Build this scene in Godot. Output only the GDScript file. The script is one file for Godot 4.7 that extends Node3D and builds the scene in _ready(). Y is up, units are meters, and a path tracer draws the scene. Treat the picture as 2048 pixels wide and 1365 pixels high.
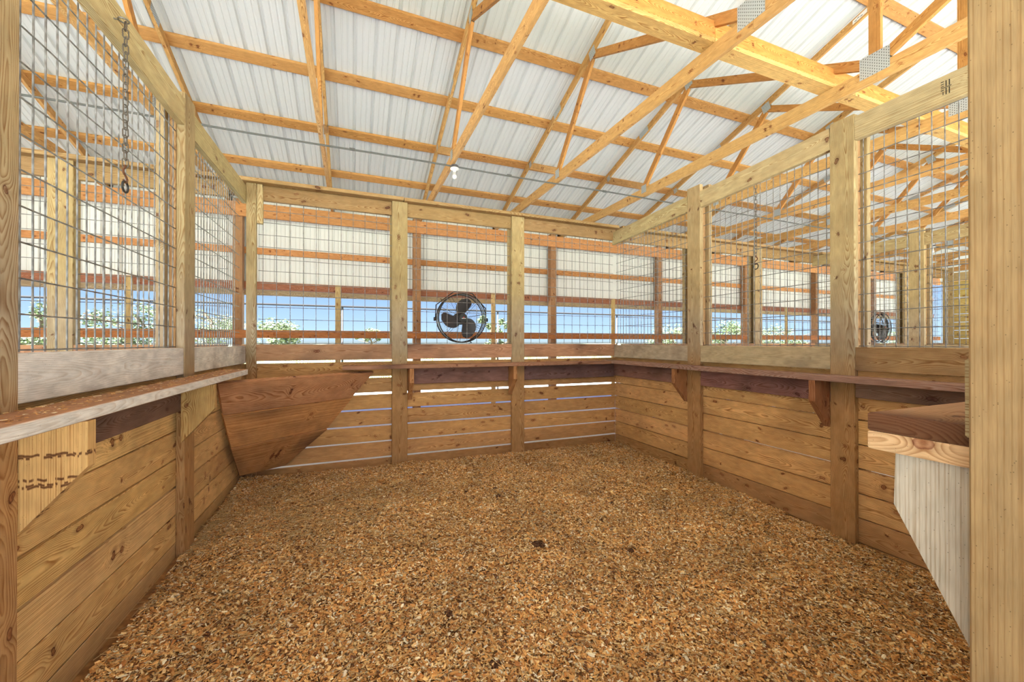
extends Node3D
# A goat stall in an open pole barn. Built in eye-based measures: x right along the back wall,
# y from the eye (EY above the floor), z depth into the picture; V() turns them into Godot's axes.

const EY := 1.2
const ZB := 3.9            # back wall, inner face of its boards
const XR := 2.8585         # right wall, inner face of its boards
const ZO := 7.78           # outer wall of the barn
const KO := 0.943          # its height and spacing against the stall's measure
const RIDGE := 2.08
const SL := 0.335
var rng := RandomNumberGenerator.new()
var org := Vector3.ZERO    # subtracted from all mesh points: the base of the thing being built
var used := {}
var woods: Array = []
var M := {}
var fl_noise := FastNoiseLite.new()
var dirt := FastNoiseLite.new()

func V(x: float, y: float, z: float) -> Vector3:
	return Vector3(x, y + EY, -z)

func S(r: float, g: float, b: float) -> Color:      # an sRGB 0..255 colour as linear
	return Color(r / 255.0, g / 255.0, b / 255.0).srgb_to_linear()

# ---------------------------------------------------------------- nodes
func numbered(called: String) -> String:
	if not used.has(called):
		used[called] = 0
		return called
	used[called] += 1
	return "%s_%03d" % [called, used[called]]

func tag(o: Node, label: String, category: String, group := "") -> Node:
	o.set_meta("label", label)
	o.set_meta("category", category)
	if group != "":
		o.set_meta("group", group)
	return o

func thing(called: String, label: String, category: String, at: Vector3, group := "") -> Node3D:
	var o := Node3D.new()
	o.name = numbered(called)
	add_child(o, true)
	o.position = at
	org = at
	tag(o, label, category, group)
	return o

func structure(called: String) -> Node3D:
	var o := Node3D.new()
	o.name = called
	add_child(o, true)
	o.set_meta("kind", "structure")
	org = Vector3.ZERO
	return o

func put(called: String, mesh: Mesh, mat: Material, parent: Node = self) -> MeshInstance3D:
	var o := MeshInstance3D.new()
	o.name = called if parent != self else numbered(called)
	o.mesh = mesh
	if mat:
		o.material_override = mat
	parent.add_child(o, true)
	return o

# ---------------------------------------------------------------- mesh collector
class MB:
	var p := PackedVector3Array()
	var n := PackedVector3Array()
	var uv := PackedVector2Array()
	var c := PackedColorArray()
	func tri(a: Vector3, b: Vector3, d: Vector3, nn: Vector3, ua: Vector2, ub: Vector2, ud: Vector2, ca: Color, cb: Color, cd: Color) -> void:
		if (b - a).cross(d - a).dot(nn) > 0.0:
			p.append(a); p.append(d); p.append(b)
			uv.append(ua); uv.append(ud); uv.append(ub)
			c.append(ca); c.append(cd); c.append(cb)
		else:
			p.append(a); p.append(b); p.append(d)
			uv.append(ua); uv.append(ub); uv.append(ud)
			c.append(ca); c.append(cb); c.append(cd)
		n.append(nn); n.append(nn); n.append(nn)
	func quad(a: Vector3, b: Vector3, d: Vector3, e: Vector3, nn: Vector3, ua: Vector2, ub: Vector2, ud: Vector2, ue: Vector2, ca: Color, cb: Color, cd: Color, ce: Color) -> void:
		tri(a, b, d, nn, ua, ub, ud, ca, cb, cd)
		tri(a, d, e, nn, ua, ud, ue, ca, cd, ce)
	func fquad(a: Vector3, b: Vector3, d: Vector3, e: Vector3, outwards: Vector3, col := Color.WHITE) -> void:
		var nn := (b - a).cross(d - a).normalized()
		if nn.dot(outwards) < 0.0:
			nn = -nn
		quad(a, b, d, e, nn, Vector2.ZERO, Vector2.RIGHT, Vector2.ONE, Vector2.DOWN, col, col, col, col)
	func mesh() -> ArrayMesh:
		var arr := []
		arr.resize(Mesh.ARRAY_MAX)
		arr[Mesh.ARRAY_VERTEX] = p
		arr[Mesh.ARRAY_NORMAL] = n
		arr[Mesh.ARRAY_TEX_UV] = uv
		arr[Mesh.ARRAY_COLOR] = c
		var m := ArrayMesh.new()
		m.add_surface_from_arrays(Mesh.PRIMITIVE_TRIANGLES, arr)
		return m

func stain(col: Color, at: Vector3, amount: float, wear) -> Color:
	var k := 1.0 + amount * dirt.get_noise_3dv(at * 9.0)
	var o := Color(col.r * k, col.g * k, col.b * k)
	if wear is Callable:
		o = wear.call(o, at)
	return o

# A sawn board with eased edges from a to b; up is the direction of its width.
func board_into(mb: MB, a: Vector3, b: Vector3, up: Vector3, w: float, th: float, tint: Color, segs := 1, amount := 0.16, wear = null, ch := 0.003) -> void:
	var ax := (b - a).normalized()
	var L := (b - a).length()
	var tv := ax.cross(up).normalized()
	var wv := tv.cross(ax).normalized()
	var hw := w * 0.5
	var ht := th * 0.5
	var ring := [Vector2(-hw + ch, ht), Vector2(hw - ch, ht), Vector2(hw, ht - ch), Vector2(hw, -ht + ch), Vector2(hw - ch, -ht), Vector2(-hw + ch, -ht), Vector2(-hw, -ht + ch), Vector2(-hw, ht - ch)]
	var uo := rng.randf()
	var flip := 1.0 if rng.randf() < 0.5 else -1.0
	var vo := rng.randf() * 0.12
	var shade := 1.0 + rng.randf_range(-0.09, 0.09)
	tint = Color(tint.r * shade, tint.g * shade * (1.0 + rng.randf_range(-0.02, 0.02)), tint.b * shade * (1.0 + rng.randf_range(-0.05, 0.05)))
	var cols := []
	for i in segs + 1:
		var row := []
		for q in ring:
			var pt: Vector3 = a + ax * (L * i / segs) + wv * q.x + tv * q.y
			row.append(stain(tint, pt, amount, wear))
		cols.append(row)
	for k in 8:
		var q0: Vector2 = ring[k]
		var q1: Vector2 = ring[(k + 1) % 8]
		var d := q1 - q0
		var nn := (wv * (-d.y) + tv * d.x).normalized()
		var mid := wv * ((q0.x + q1.x) * 0.5) + tv * ((q0.y + q1.y) * 0.5)
		if nn.dot(mid) < 0.0:
			nn = -nn
		var v0: float
		var v1: float
		if k == 0 or k == 4:
			v0 = 0.5 + flip * q0.x / 0.155; v1 = 0.5 + flip * q1.x / 0.155
		else:
			v0 = 0.3 + vo + q0.y / 0.155; v1 = 0.3 + vo + q1.y / 0.155
			if k % 2 == 1:
				v1 = v0 + 0.02
		for i in segs:
			var f0 := L * i / segs
			var f1 := L * (i + 1) / segs
			var A := a + ax * f0 + wv * q0.x + tv * q0.y - org
			var B := a + ax * f0 + wv * q1.x + tv * q1.y - org
			var C := a + ax * f1 + wv * q1.x + tv * q1.y - org
			var D := a + ax * f1 + wv * q0.x + tv * q0.y - org
			mb.quad(A, B, C, D, nn, Vector2(uo + f0 / 2.4, v0), Vector2(uo + f0 / 2.4, v1), Vector2(uo + f1 / 2.4, v1), Vector2(uo + f1 / 2.4, v0), cols[i][k], cols[i][(k + 1) % 8], cols[i + 1][(k + 1) % 8], cols[i + 1][k])
	for e in 2:
		var base := (a if e == 0 else b) - org
		var nn2 := -ax if e == 0 else ax
		for k in range(1, 7):
			var r0: Vector2 = ring[0]
			var r1: Vector2 = ring[k]
			var r2: Vector2 = ring[k + 1]
			mb.tri(base + wv * r0.x + tv * r0.y, base + wv * r1.x + tv * r1.y, base + wv * r2.x + tv * r2.y, nn2,
				Vector2(uo + r0.y * 0.6, 0.5 + r0.x / 0.155), Vector2(uo + r1.y * 0.6, 0.5 + r1.x / 0.155), Vector2(uo + r2.y * 0.6, 0.5 + r2.x / 0.155), cols[e * segs][0], cols[e * segs][k], cols[e * segs][k + 1])

func board(parent: Node, called: String, a: Vector3, b: Vector3, up: Vector3, w: float, th: float, tint: Color, segs := 1, amount := 0.16, wear = null, tex := -1) -> MeshInstance3D:
	var mb := MB.new()
	board_into(mb, a, b, up, w, th, tint, segs, amount, wear)
	return put(called, mb.mesh(), woods[tex if tex >= 0 else rng.randi() % 7], parent)

# A frame along a wall: s along it, y from the eye, n into the stall.
func fp(F: Dictionary, s: float, y: float, n: float) -> Vector3:
	return F.o + F.s * s + F.n * n + Vector3(0, y + EY, 0)

func hb(parent: Node, called: String, F: Dictionary, s0: float, s1: float, y0: float, y1: float, n0: float, n1: float, tint: Color, segs := 6, amount := 0.16, wear = null, dy := 0.0, tex := -1) -> MeshInstance3D:
	var ym := (y0 + y1) * 0.5
	var nm := (n0 + n1) * 0.5
	return board(parent, called, fp(F, s0, ym, nm), fp(F, s1, ym + dy, nm), Vector3.UP, y1 - y0, n1 - n0, tint, segs, amount, wear, tex)

func vb(parent: Node, called: String, F: Dictionary, s0: float, s1: float, y0: float, y1: float, n0: float, n1: float, tint: Color, segs := 10, amount := 0.16, wear = null) -> MeshInstance3D:
	var sm := (s0 + s1) * 0.5
	var nm := (n0 + n1) * 0.5
	return board(parent, called, fp(F, sm, y0, nm), fp(F, sm, y1, nm), F.s, absf(s1 - s0), absf(n1 - n0), tint, segs, amount, wear)

# A flat polygon (points in the plane of e1, e2 from o) with thickness along e3; grain runs along e1.
func slab_into(mb: MB, o: Vector3, e1: Vector3, e2: Vector3, e3: Vector3, pts: PackedVector2Array, tint: Color, amount := 0.16, wear = null, fixed := false) -> void:
	var uo := 0.0 if fixed else rng.randf()
	var idx := Geometry2D.triangulate_polygon(pts)
	var nn := e3.normalized()
	for side in 2:
		var off := e3 if side == 1 else Vector3.ZERO
		var m := nn if side == 1 else -nn
		for k in range(0, idx.size(), 3):
			var t := []
			var u := []
			var cc := []
			for j in 3:
				var q: Vector2 = pts[idx[k + j]]
				var pt := o + e1 * q.x + e2 * q.y + off
				t.append(pt - org)
				u.append(Vector2(uo + q.x / 2.4, 0.5 + q.y / 0.155))
				cc.append(stain(tint, pt, amount, wear))
			mb.tri(t[0], t[1], t[2], m, u[0], u[1], u[2], cc[0], cc[1], cc[2])
	var mid := Vector2.ZERO
	for q in pts:
		mid += q / pts.size()
	for k in pts.size():
		var q0: Vector2 = pts[k]
		var q1: Vector2 = pts[(k + 1) % pts.size()]
		var d := (q1 - q0)
		var m2 := (e1 * d.y - e2 * d.x).normalized()
		if m2.dot(e1 * ((q0.x + q1.x) * 0.5 - mid.x) + e2 * ((q0.y + q1.y) * 0.5 - mid.y)) < 0.0:
			m2 = -m2
		var A := o + e1 * q0.x + e2 * q0.y
		var B := o + e1 * q1.x + e2 * q1.y
		var c0 := stain(tint, A, amount, wear)
		var c1 := stain(tint, B, amount, wear)
		var l := d.length() / 2.4
		mb.quad(A - org, B - org, B + e3 - org, A + e3 - org, m2, Vector2(uo, 0.3), Vector2(uo + l, 0.3), Vector2(uo + l, 0.55), Vector2(uo, 0.55), c0, c1, c1, c0)

func slab(parent: Node, called: String, o: Vector3, e1: Vector3, e2: Vector3, e3: Vector3, pts: PackedVector2Array, tint: Color, amount := 0.16, wear = null, tex := -1) -> MeshInstance3D:
	var mb := MB.new()
	slab_into(mb, o, e1, e2, e3, pts, tint, amount, wear, tex == 9)
	return put(called, mb.mesh(), woods[tex if tex >= 0 else rng.randi() % 7], parent)

func tube_into(mb: MB, path: PackedVector3Array, r: float, sides := 6, col := Color.WHITE, closed := false) -> void:
	var cnt := path.size()
	var rings := []
	var last := Vector3.ZERO
	for i in cnt:
		var t: Vector3
		if closed:
			t = (path[(i + 1) % cnt] - path[(i - 1 + cnt) % cnt]).normalized()
		else:
			t = (path[min(i + 1, cnt - 1)] - path[max(i - 1, 0)]).normalized()
		var side := last
		if i == 0 or absf(side.dot(t)) > 0.95:
			side = t.cross(Vector3.UP)
			if side.length() < 0.2:
				side = t.cross(Vector3.RIGHT)
		side = (side - t * side.dot(t)).normalized()
		last = side
		var up := t.cross(side).normalized()
		var ring := []
		for k in sides:
			var an := TAU * k / sides
			ring.append(side * cos(an) + up * sin(an))
		rings.append(ring)
	var total := cnt if closed else cnt - 1
	for i in total:
		var j := (i + 1) % cnt
		for k in sides:
			var k2 := (k + 1) % sides
			var A: Vector3 = path[i] + rings[i][k] * r - org
			var B: Vector3 = path[i] + rings[i][k2] * r - org
			var C: Vector3 = path[j] + rings[j][k2] * r - org
			var D: Vector3 = path[j] + rings[j][k] * r - org
			mb.quad(A, B, C, D, (rings[i][k] + rings[i][k2]).normalized(), Vector2.ZERO, Vector2.RIGHT, Vector2.ONE, Vector2.DOWN, col, col, col, col)
	if not closed:
		for e in 2:
			var i := 0 if e == 0 else cnt - 1
			var nn := (path[0] - path[1]).normalized() if e == 0 else (path[cnt - 1] - path[cnt - 2]).normalized()
			for k in range(1, sides - 1):
				mb.tri(path[i] + rings[i][0] * r - org, path[i] + rings[i][k] * r - org, path[i] + rings[i][k + 1] * r - org, nn, Vector2.ZERO, Vector2.ZERO, Vector2.ZERO, col, col, col)

func tube(parent: Node, called: String, path: PackedVector3Array, r: float, mat: Material, sides := 6, closed := false) -> MeshInstance3D:
	var mb := MB.new()
	tube_into(mb, path, r, sides, Color.WHITE, closed)
	return put(called, mb.mesh(), mat, parent)

# A profile of (radius, height) turned about axis through o.
func lathe(parent: Node, called: String, o: Vector3, axis: Vector3, prof: PackedVector2Array, mat: Material, sides := 20) -> MeshInstance3D:
	var mb := MB.new()
	var e1 := axis.cross(Vector3(0.31, 0.2, 0.93)).normalized()
	var e2 := axis.cross(e1).normalized()
	for i in prof.size() - 1:
		var d := prof[i + 1] - prof[i]
		for k in sides:
			var q := []
			for kk in [k, k + 1]:
				var an: float = TAU * kk / sides
				q.append(e1 * cos(an) + e2 * sin(an))
			var nn: Vector3 = ((q[0] + q[1]).normalized() * d.y - axis * d.x)
			if nn.length() < 1e-6:
				continue
			nn = nn.normalized()
			mb.quad(o + q[0] * prof[i].x + axis * prof[i].y - org, o + q[1] * prof[i].x + axis * prof[i].y - org, o + q[1] * prof[i + 1].x + axis * prof[i + 1].y - org, o + q[0] * prof[i + 1].x + axis * prof[i + 1].y - org, nn, Vector2.ZERO, Vector2.RIGHT, Vector2.ONE, Vector2.DOWN, Color.WHITE, Color.WHITE, Color.WHITE, Color.WHITE)
	return put(called, mb.mesh(), mat, parent)

# ---------------------------------------------------------------- materials
func wood_texture(seed_: int, knots: int, straight: bool, rough: float, contrast: float, scuffed := false) -> ImageTexture:
	var W := 2048
	var H := 160
	var r := RandomNumberGenerator.new()
	r.seed = seed_
	var nz := FastNoiseLite.new()
	nz.seed = seed_
	nz.frequency = 1.0
	nz.fractal_octaves = 2
	var data := PackedByteArray()
	data.resize(W * H * 3)
	var kn := []
	for i in knots:
		kn.append([r.randf(), r.randf_range(-0.055, 0.055), r.randf_range(0.005, 0.0125), r.randf_range(0.25, 1.0)])
	var y0 := r.randf_range(-0.03, 0.03)
	var d0 := r.randf_range(0.012, 0.03)
	var pitch := r.randf_range(0.0042, 0.0062)
	var yc := PackedFloat32Array()
	var dd := PackedFloat32Array()
	var cs := PackedFloat32Array()
	var sn := PackedFloat32Array()
	for i in W:
		var a := TAU * i / W
		cs.append(cos(a)); sn.append(sin(a))
		yc.append(y0 + 0.025 * nz.get_noise_3d(cs[i] * 0.5, sn[i] * 0.5, 3.0))
		dd.append(maxf(0.004, d0 + 0.05 * nz.get_noise_3d(cs[i] * 0.45, sn[i] * 0.45, 9.0)))
	for j in H:
		var y := (float(j) / H - 0.5) * 0.155
		for i in W:
			var wob := nz.get_noise_3d(cs[i] * 2.2, sn[i] * 2.2, y * 30.0)
			var rings: float
			if straight:
				rings = (y + 0.0012 * nz.get_noise_3d(cs[i] * 1.2, sn[i] * 1.2, y * 14.0) + 0.0035 * nz.get_noise_1d(y * 90.0)) / (pitch * 1.35)
			else:
				var dy := y - yc[i]
				rings = sqrt(dy * dy + dd[i] * dd[i]) / pitch + 0.5 * wob
			var fib0 := nz.get_noise_3d(cs[i] * 60.0, sn[i] * 60.0, y * 500.0)
			var dark := 0.0
			var red := 0.0
			for k in kn:
				var dx: float = i / float(W) - k[0]
				dx = (dx - roundf(dx)) * 2.4
				if absf(dx) > 0.14:
					continue
				var ky: float = y - k[1]
				var e := sqrt(dx * dx * 0.55 + ky * ky)
				var rk: float = k[2]
				rings += 3.0 * exp(-e * e / (rk * rk * 7.0))
				rk *= 1.0 + 0.45 * wob + 0.3 * sin(atan2(ky, dx) * 2.0 + k[0] * 9.0)
				if e < rk:
					var q := e / rk
					dark = maxf(dark, k[3] * (0.62 + 0.10 * sin(q * 9.0) + 0.3 * smoothstep(0.55, 0.95, q) - 0.12 * fib0))
					red = 1.0
				elif e < rk * 2.4:
					dark = maxf(dark, 0.25 * k[3] * (1.0 - (e / rk - 1.0) / 1.4))
			var f := rings - floorf(rings)
			var late := (f * f * f * 0.8 + f * 0.2) * clampf((1.0 - f) * 7.0, 0.0, 1.0) * 1.15
			if straight:
				late = pow(0.5 - 0.5 * cos(TAU * f), 6.0)
			late *= contrast * (0.85 + 0.6 * wob)
			var fib := nz.get_noise_3d(cs[i] * 9.0, sn[i] * 9.0, y * 1500.0)
			var tone := nz.get_noise_3d(cs[i] * 4.0 + 20.0, sn[i] * 4.0, y * 22.0)
			var spk := 0.0
			if r.randf() < 0.0016 * rough:
				spk = r.randf_range(0.2, 0.6)
			var b := 0.94 + 0.055 * fib * rough + 0.06 * tone * rough
			b *= 1.0 - spk
			if scuffed:
				for sc in [0.088, 0.094, 0.156, 0.170, 0.176]:
					var du := absf(i / float(W) * 2.4 - sc - 0.006 * wob)
					if du < 0.0042 and nz.get_noise_2d(y * 60.0 + sc * 900.0, sc * 77.0) > -0.18:
						dark = maxf(dark, 0.8 - du * 120.0)
			dark = clampf(dark, 0.0, 1.0)
			var o := (j * W + i) * 3
			data[o] = int(clampf(b * (1.0 - 0.30 * late) * (1.0 - 0.70 * dark + 0.05 * red), 0.0, 1.0) * 255.0)
			data[o + 1] = int(clampf(b * (1.0 - 0.43 * late) * (1.0 - 0.82 * dark), 0.0, 1.0) * 255.0)
			data[o + 2] = int(clampf(b * (1.0 - 0.55 * late) * (1.0 - 0.87 * dark), 0.0, 1.0) * 255.0)
	return ImageTexture.create_from_image(Image.create_from_data(W, H, false, Image.FORMAT_RGB8, data))

func wood_material(t: Texture2D, rough: float) -> StandardMaterial3D:
	var m := StandardMaterial3D.new()
	m.albedo_texture = t
	m.vertex_color_use_as_albedo = true
	m.roughness = rough
	m.metallic_specular = 0.35
	m.texture_repeat = true
	return m

func plain(col: Color, rough := 0.6, metal := 0.0, vertex := false) -> StandardMaterial3D:
	var m := StandardMaterial3D.new()
	m.albedo_color = col
	m.roughness = rough
	m.metallic = metal
	m.vertex_color_use_as_albedo = vertex
	return m

func noise_tex(seed_: int, freq: float, a: Color, b: Color, c: Color, size := 256) -> NoiseTexture2D:
	var n := FastNoiseLite.new()
	n.seed = seed_
	n.frequency = freq
	n.fractal_octaves = 4
	var g := Gradient.new()
	g.set_color(0, a)
	g.set_color(1, c)
	g.add_point(0.5, b)
	var t := NoiseTexture2D.new()
	t.width = size
	t.height = size
	t.seamless = true
	t.noise = n
	t.color_ramp = g
	return t

func make_materials() -> void:
	dirt.seed = 5
	dirt.frequency = 0.35
	dirt.fractal_octaves = 3
	fl_noise.seed = 11
	fl_noise.frequency = 1.1
	fl_noise.fractal_octaves = 3
	for i in 7:
		woods.append(wood_material(wood_texture(100 + i * 7, [7, 9, 5, 8, 6, 10, 4][i], i == 4, 1.0, [1.0, 0.85, 1.1, 0.9, 0.9, 1.0, 1.15][i]), 0.72))
	woods.append(wood_material(wood_texture(801, 0, true, 1.1, 0.42), 0.75))    # 7: upright-grained jamb
	woods.append(wood_material(wood_texture(802, 3, false, 1.6, 0.35), 0.85))   # 8: rough weathered
	woods.append(wood_material(wood_texture(803, 0, true, 1.0, 0.6, true), 0.8))   # 9: upright grain with black rubber scuffs
	var white := plain(Color(0.83, 0.83, 0.82), 0.45)
	white.metallic_specular = 0.5
	M.white = white
	M.siding = plain(Color(0.88, 0.865, 0.85), 0.45)
	var wire := plain(Color(1, 1, 1), 0.5, 0.35)
	wire.albedo_texture = noise_tex(3, 0.05, Color(0.32, 0.28, 0.26), Color(0.50, 0.485, 0.475), Color(0.70, 0.70, 0.70), 128)
	wire.uv1_triplanar = true
	wire.uv1_world_triplanar = true
	wire.uv1_scale = Vector3(3, 3, 3)
	M.wire = wire
	var zinc := plain(Color(1, 1, 1), 0.45, 0.45)
	var im := Image.create(96, 96, false, Image.FORMAT_RGB8)
	im.fill(Color(0.74, 0.76, 0.76))
	var r := RandomNumberGenerator.new()
	r.seed = 4
	for x in 12:
		for y in 8:
			im.fill_rect(Rect2i(x * 8 + 2, y * 12 + (x % 2) * 6, 3, 5), Color(0.33, 0.34, 0.33))
			im.fill_rect(Rect2i(x * 8 + 5, y * 12 + (x % 2) * 6, 1, 5), Color(0.9, 0.92, 0.92))
	zinc.albedo_texture = ImageTexture.create_from_image(im)
	M.plate = zinc
	M.steel = plain(Color(0.52, 0.5, 0.47), 0.4, 0.7)
	M.chain = plain(Color(0.42, 0.38, 0.34), 0.5, 0.6)
	M.rust = plain(Color(0.42, 0.26, 0.17), 0.7, 0.3)
	M.black = plain(Color(0.17, 0.15, 0.14), 0.5, 0.2)
	M.blade = plain(Color(0.24, 0.215, 0.22), 0.45, 0.2)
	M.conduit = plain(Color(0.36, 0.35, 0.34), 0.6, 0.2)
	M.box = plain(Color(0.33, 0.31, 0.32), 0.5, 0.3)
	M.porcelain = plain(Color(0.93, 0.92, 0.9), 0.3)
	M.bulb = plain(Color(0.95, 0.95, 0.93), 0.25)
	M.bulb_base = plain(Color(0.72, 0.69, 0.68), 0.4)
	M.pvc = plain(Color(0.92, 0.92, 0.92), 0.35)
	M.paper = plain(Color(0.92, 0.91, 0.88), 0.7)
	M.ink = plain(Color(0.07, 0.06, 0.05), 0.8)
	M.red = plain(Color(0.75, 0.2, 0.14), 0.5)
	M.chip = plain(Color(1, 1, 1), 0.85, 0.0, true)
	var fl := plain(Color(1, 1, 1), 0.95)
	fl.albedo_texture = noise_tex(8, 0.03, Color(0.40, 0.26, 0.13), Color(0.56, 0.38, 0.20), Color(0.70, 0.51, 0.30), 512)
	fl.uv1_triplanar = true
	fl.uv1_world_triplanar = true
	fl.uv1_scale = Vector3(1.3, 1.3, 1.3)
	M.floor = fl
	var gr := plain(Color(1, 1, 1), 0.95)
	gr.albedo_texture = noise_tex(9, 0.02, Color(0.52, 0.55, 0.42), Color(0.64, 0.66, 0.54), Color(0.76, 0.76, 0.66), 512)
	gr.uv1_triplanar = true
	gr.uv1_world_triplanar = true
	gr.uv1_scale = Vector3(0.2, 0.2, 0.2)
	M.ground = gr
	M.alley = plain(Color(0.87, 0.865, 0.85), 0.95)
	M.yard = plain(Color(0.13, 0.12, 0.11), 0.9)
	M.bark = plain(Color(0.34, 0.28, 0.22), 0.9)
	M.leaf = plain(Color(1, 1, 1), 0.6, 0.0, true)
	M.leaf.backlight = Color(0.16, 0.2, 0.08)

# ---------------------------------------------------------------- wood colours (linear)
var TRUSS := S(224, 176, 112)
var TRUSS_RED := S(214, 156, 88)
var PURLIN := S(220, 164, 98)
var TREATED := S(188, 164, 120)
var RAIL := S(198, 178, 132)
var LOWER := S(238, 192, 128)
var LOWER_BACK := S(224, 176, 116)
var LEDGER := S(166, 126, 110)
var DUSTY := S(240, 234, 228)
var GIRT := S(222, 158, 102)
var GIRT_DARK := S(176, 116, 88)

func post_wear(c: Color, at: Vector3) -> Color:     # dust at rail height, brown rubbed wood below the shelf
	var y := at.y - EY + 0.12 * dirt.get_noise_3dv(at * 4.0)
	var low := clampf((-0.12 - y) / 0.16, 0.0, 1.0)
	var grey := clampf(1.0 - absf(y - 0.12) / 0.42, 0.0, 1.0) * 0.55
	var o := c.lerp(S(190, 176, 160), grey)
	if y > 0.05:
		var mo := clampf((dirt.get_noise_3d(at.x * 14.0, at.y * 5.0, at.z * 26.0) - 0.2) * 3.0, 0.0, 1.0)
		o = o.lerp(S(122, 100, 72), mo * 0.4)
	return o.lerp(Color(S(206, 154, 98) * (0.9 + 0.2 * dirt.get_noise_3dv(at * 12.0))), low * 0.75)

func rail_wear(c: Color, at: Vector3) -> Color:     # dark rubbed stains with soft edges
	var k := clampf((dirt.get_noise_3d(at.x * 5.0, at.y * 16.0, at.z * 5.0) - 0.12) * 2.6, 0.0, 1.0)
	return c.lerp(S(92, 68, 60), k * 0.75)

func board_wear(c: Color, at: Vector3) -> Color:
	var k := clampf((dirt.get_noise_3d(at.x * 4.0, at.y * 11.0, at.z * 4.0) - 0.1) * 2.2, 0.0, 1.0)
	return c.lerp(S(140, 96, 62), k * 0.5)

func dust_wear(c: Color, at: Vector3) -> Color:
	var k := clampf((dirt.get_noise_3d(at.x * 6.0, at.y * 9.0, at.z * 6.0) - 0.14) * 2.5, 0.0, 1.0)
	return c.lerp(S(128, 110, 98), k * 0.6)

# ---------------------------------------------------------------- the stall's walls
var F_BACK := {}
var F_RIGHT := {}
var F_LEFT := {}
var F_NEXT := {}
const GAPS := [-0.170, -0.321, -0.472, -0.622, -0.770, -0.919, -1.068, -1.218, -1.37]

func lower_boards(w: Node, F: Dictionary, s0: float, s1: float, cuts: Array, tint: Color, gap: Array, n0 := -0.038, th := 0.038, wear = null, first := 0) -> void:
	for k in range(first, 8):
		for j in cuts.size() - 1:
			var a: float = cuts[j]
			var b: float = cuts[j + 1]
			var g0: float = gap[k % gap.size()]
			var g1: float = gap[(k + 1) % gap.size()]
			var t := tint
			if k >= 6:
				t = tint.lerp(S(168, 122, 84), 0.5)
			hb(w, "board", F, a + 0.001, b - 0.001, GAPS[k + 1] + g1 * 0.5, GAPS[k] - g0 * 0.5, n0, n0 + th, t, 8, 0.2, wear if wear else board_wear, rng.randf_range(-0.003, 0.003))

func back_section(w: Node, x0: float, x1: float, posts: Array, detail: bool) -> void:
	# posts: the left edges of the 2x6 posts between x0 and x1
	var F := F_BACK
	var edges := [x0]
	for p in posts:
		vb(w, "post", F, p, p + 0.14, -1.3, 1.316, 0.0, 0.038, TREATED, 26, 0.12, post_wear)
		vb(w, "outer_post", F, p - 0.012, p + 0.128, -0.02, 1.33, -0.078, -0.04, TREATED, 4, 0.12, post_wear)
		edges.append(p)
		edges.append(p + 0.14)
	edges.append(x1)
	for k in range(0, edges.size(), 2):
		var a: float = edges[k]
		var b: float = edges[k + 1]
		hb(w, "top_rail", F, a + 0.002, b - 0.002, 1.19, 1.316, -0.024, 0.012, S(178, 144, 98), 5, 0.12, null)
		hb(w, "middle_rail", F, a + 0.002, b - 0.002, -0.158, -0.018, 0.0, 0.034, S(206, 160, 124), 10, 0.2, rail_wear)
	lower_boards(w, F, x0, x1, [x0, x1], LOWER_BACK, [0.018, 0.014, 0.020, 0.016, 0.016, 0.015, 0.017], -0.019, 0.019)
	var cut: float = posts[0] + 0.10
	hb(w, "cap_board", F, x0 - 0.03, cut, 1.318, 1.35, -0.06, 0.085, S(184, 152, 104), 6, 0.1)
	hb(w, "cap_board", F, cut + 0.006, x1, 1.315, 1.347, -0.06, 0.085, S(184, 152, 104), 6, 0.1)

func side_wall(w: Node, F: Dictionary, posts: Array, s_end: float, rails: Array, tint: Color, dusty: bool) -> void:
	# posts: [s0, s1] of each post from the corner towards the door
	var edges := [0.0]
	for p in posts:
		vb(w, "post", F, p[0], p[1], -1.32, 1.34 if dusty else 1.385, 0.0, 0.038, TREATED, 26, 0.12, post_wear)
		vb(w, "spacer", F, p[0] + 0.01, p[1] - 0.004, -0.17, 1.30, -0.036, -0.002, S(188, 150, 106), 3)
		vb(w, "outer_post", F, p[0] + 0.02, p[1] + 0.026, -1.32, 1.385, -0.078, -0.04, TREATED, 6, 0.12, post_wear)
		edges.append(p[0])
		edges.append(p[1])
	edges.append(s_end)
	for k in range(0, edges.size(), 2):
		var a: float = edges[k] + 0.002
		var b: float = edges[k + 1] - 0.002
		var r: Array = rails[k / 2]
		if k == 0:
			a = -0.004
		hb(w, "top_rail", F, a, b, r[0] - 0.143, r[0], -0.0, 0.036, RAIL, 6, 0.1, null, r[1] - r[0])
		var mt: Color = DUSTY if dusty else S(206, 190, 160)
		if k > 0 and not dusty:
			mt = S(200, 166, 118) if k >= 4 else S(204, 184, 148)
		hb(w, "middle_rail", F, a, b, -0.172, -0.030, 0.0, 0.034, mt, 10, 0.14, rail_wear if k >= 4 else dust_wear, 0.0, 8 if k < 4 else -1)
	lower_boards(w, F, 0.0, s_end, [0.0, posts[0][0] + 0.07, posts[-1][0] + 0.07, s_end] if posts.size() > 1 else [0.0, posts[0][0] + 0.07, s_end], tint, [0.006, 0.007, 0.006, 0.006, 0.012, 0.007, 0.006])

func ledger(w: Node, F: Dictionary, s0: float, s1: float, y0: float, y1: float, tint := LEDGER) -> void:
	hb(w, "ledger_board", F, s0, s1, y0, y1, 0.0, 0.034, tint, 10, 0.22, rail_wear)

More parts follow.
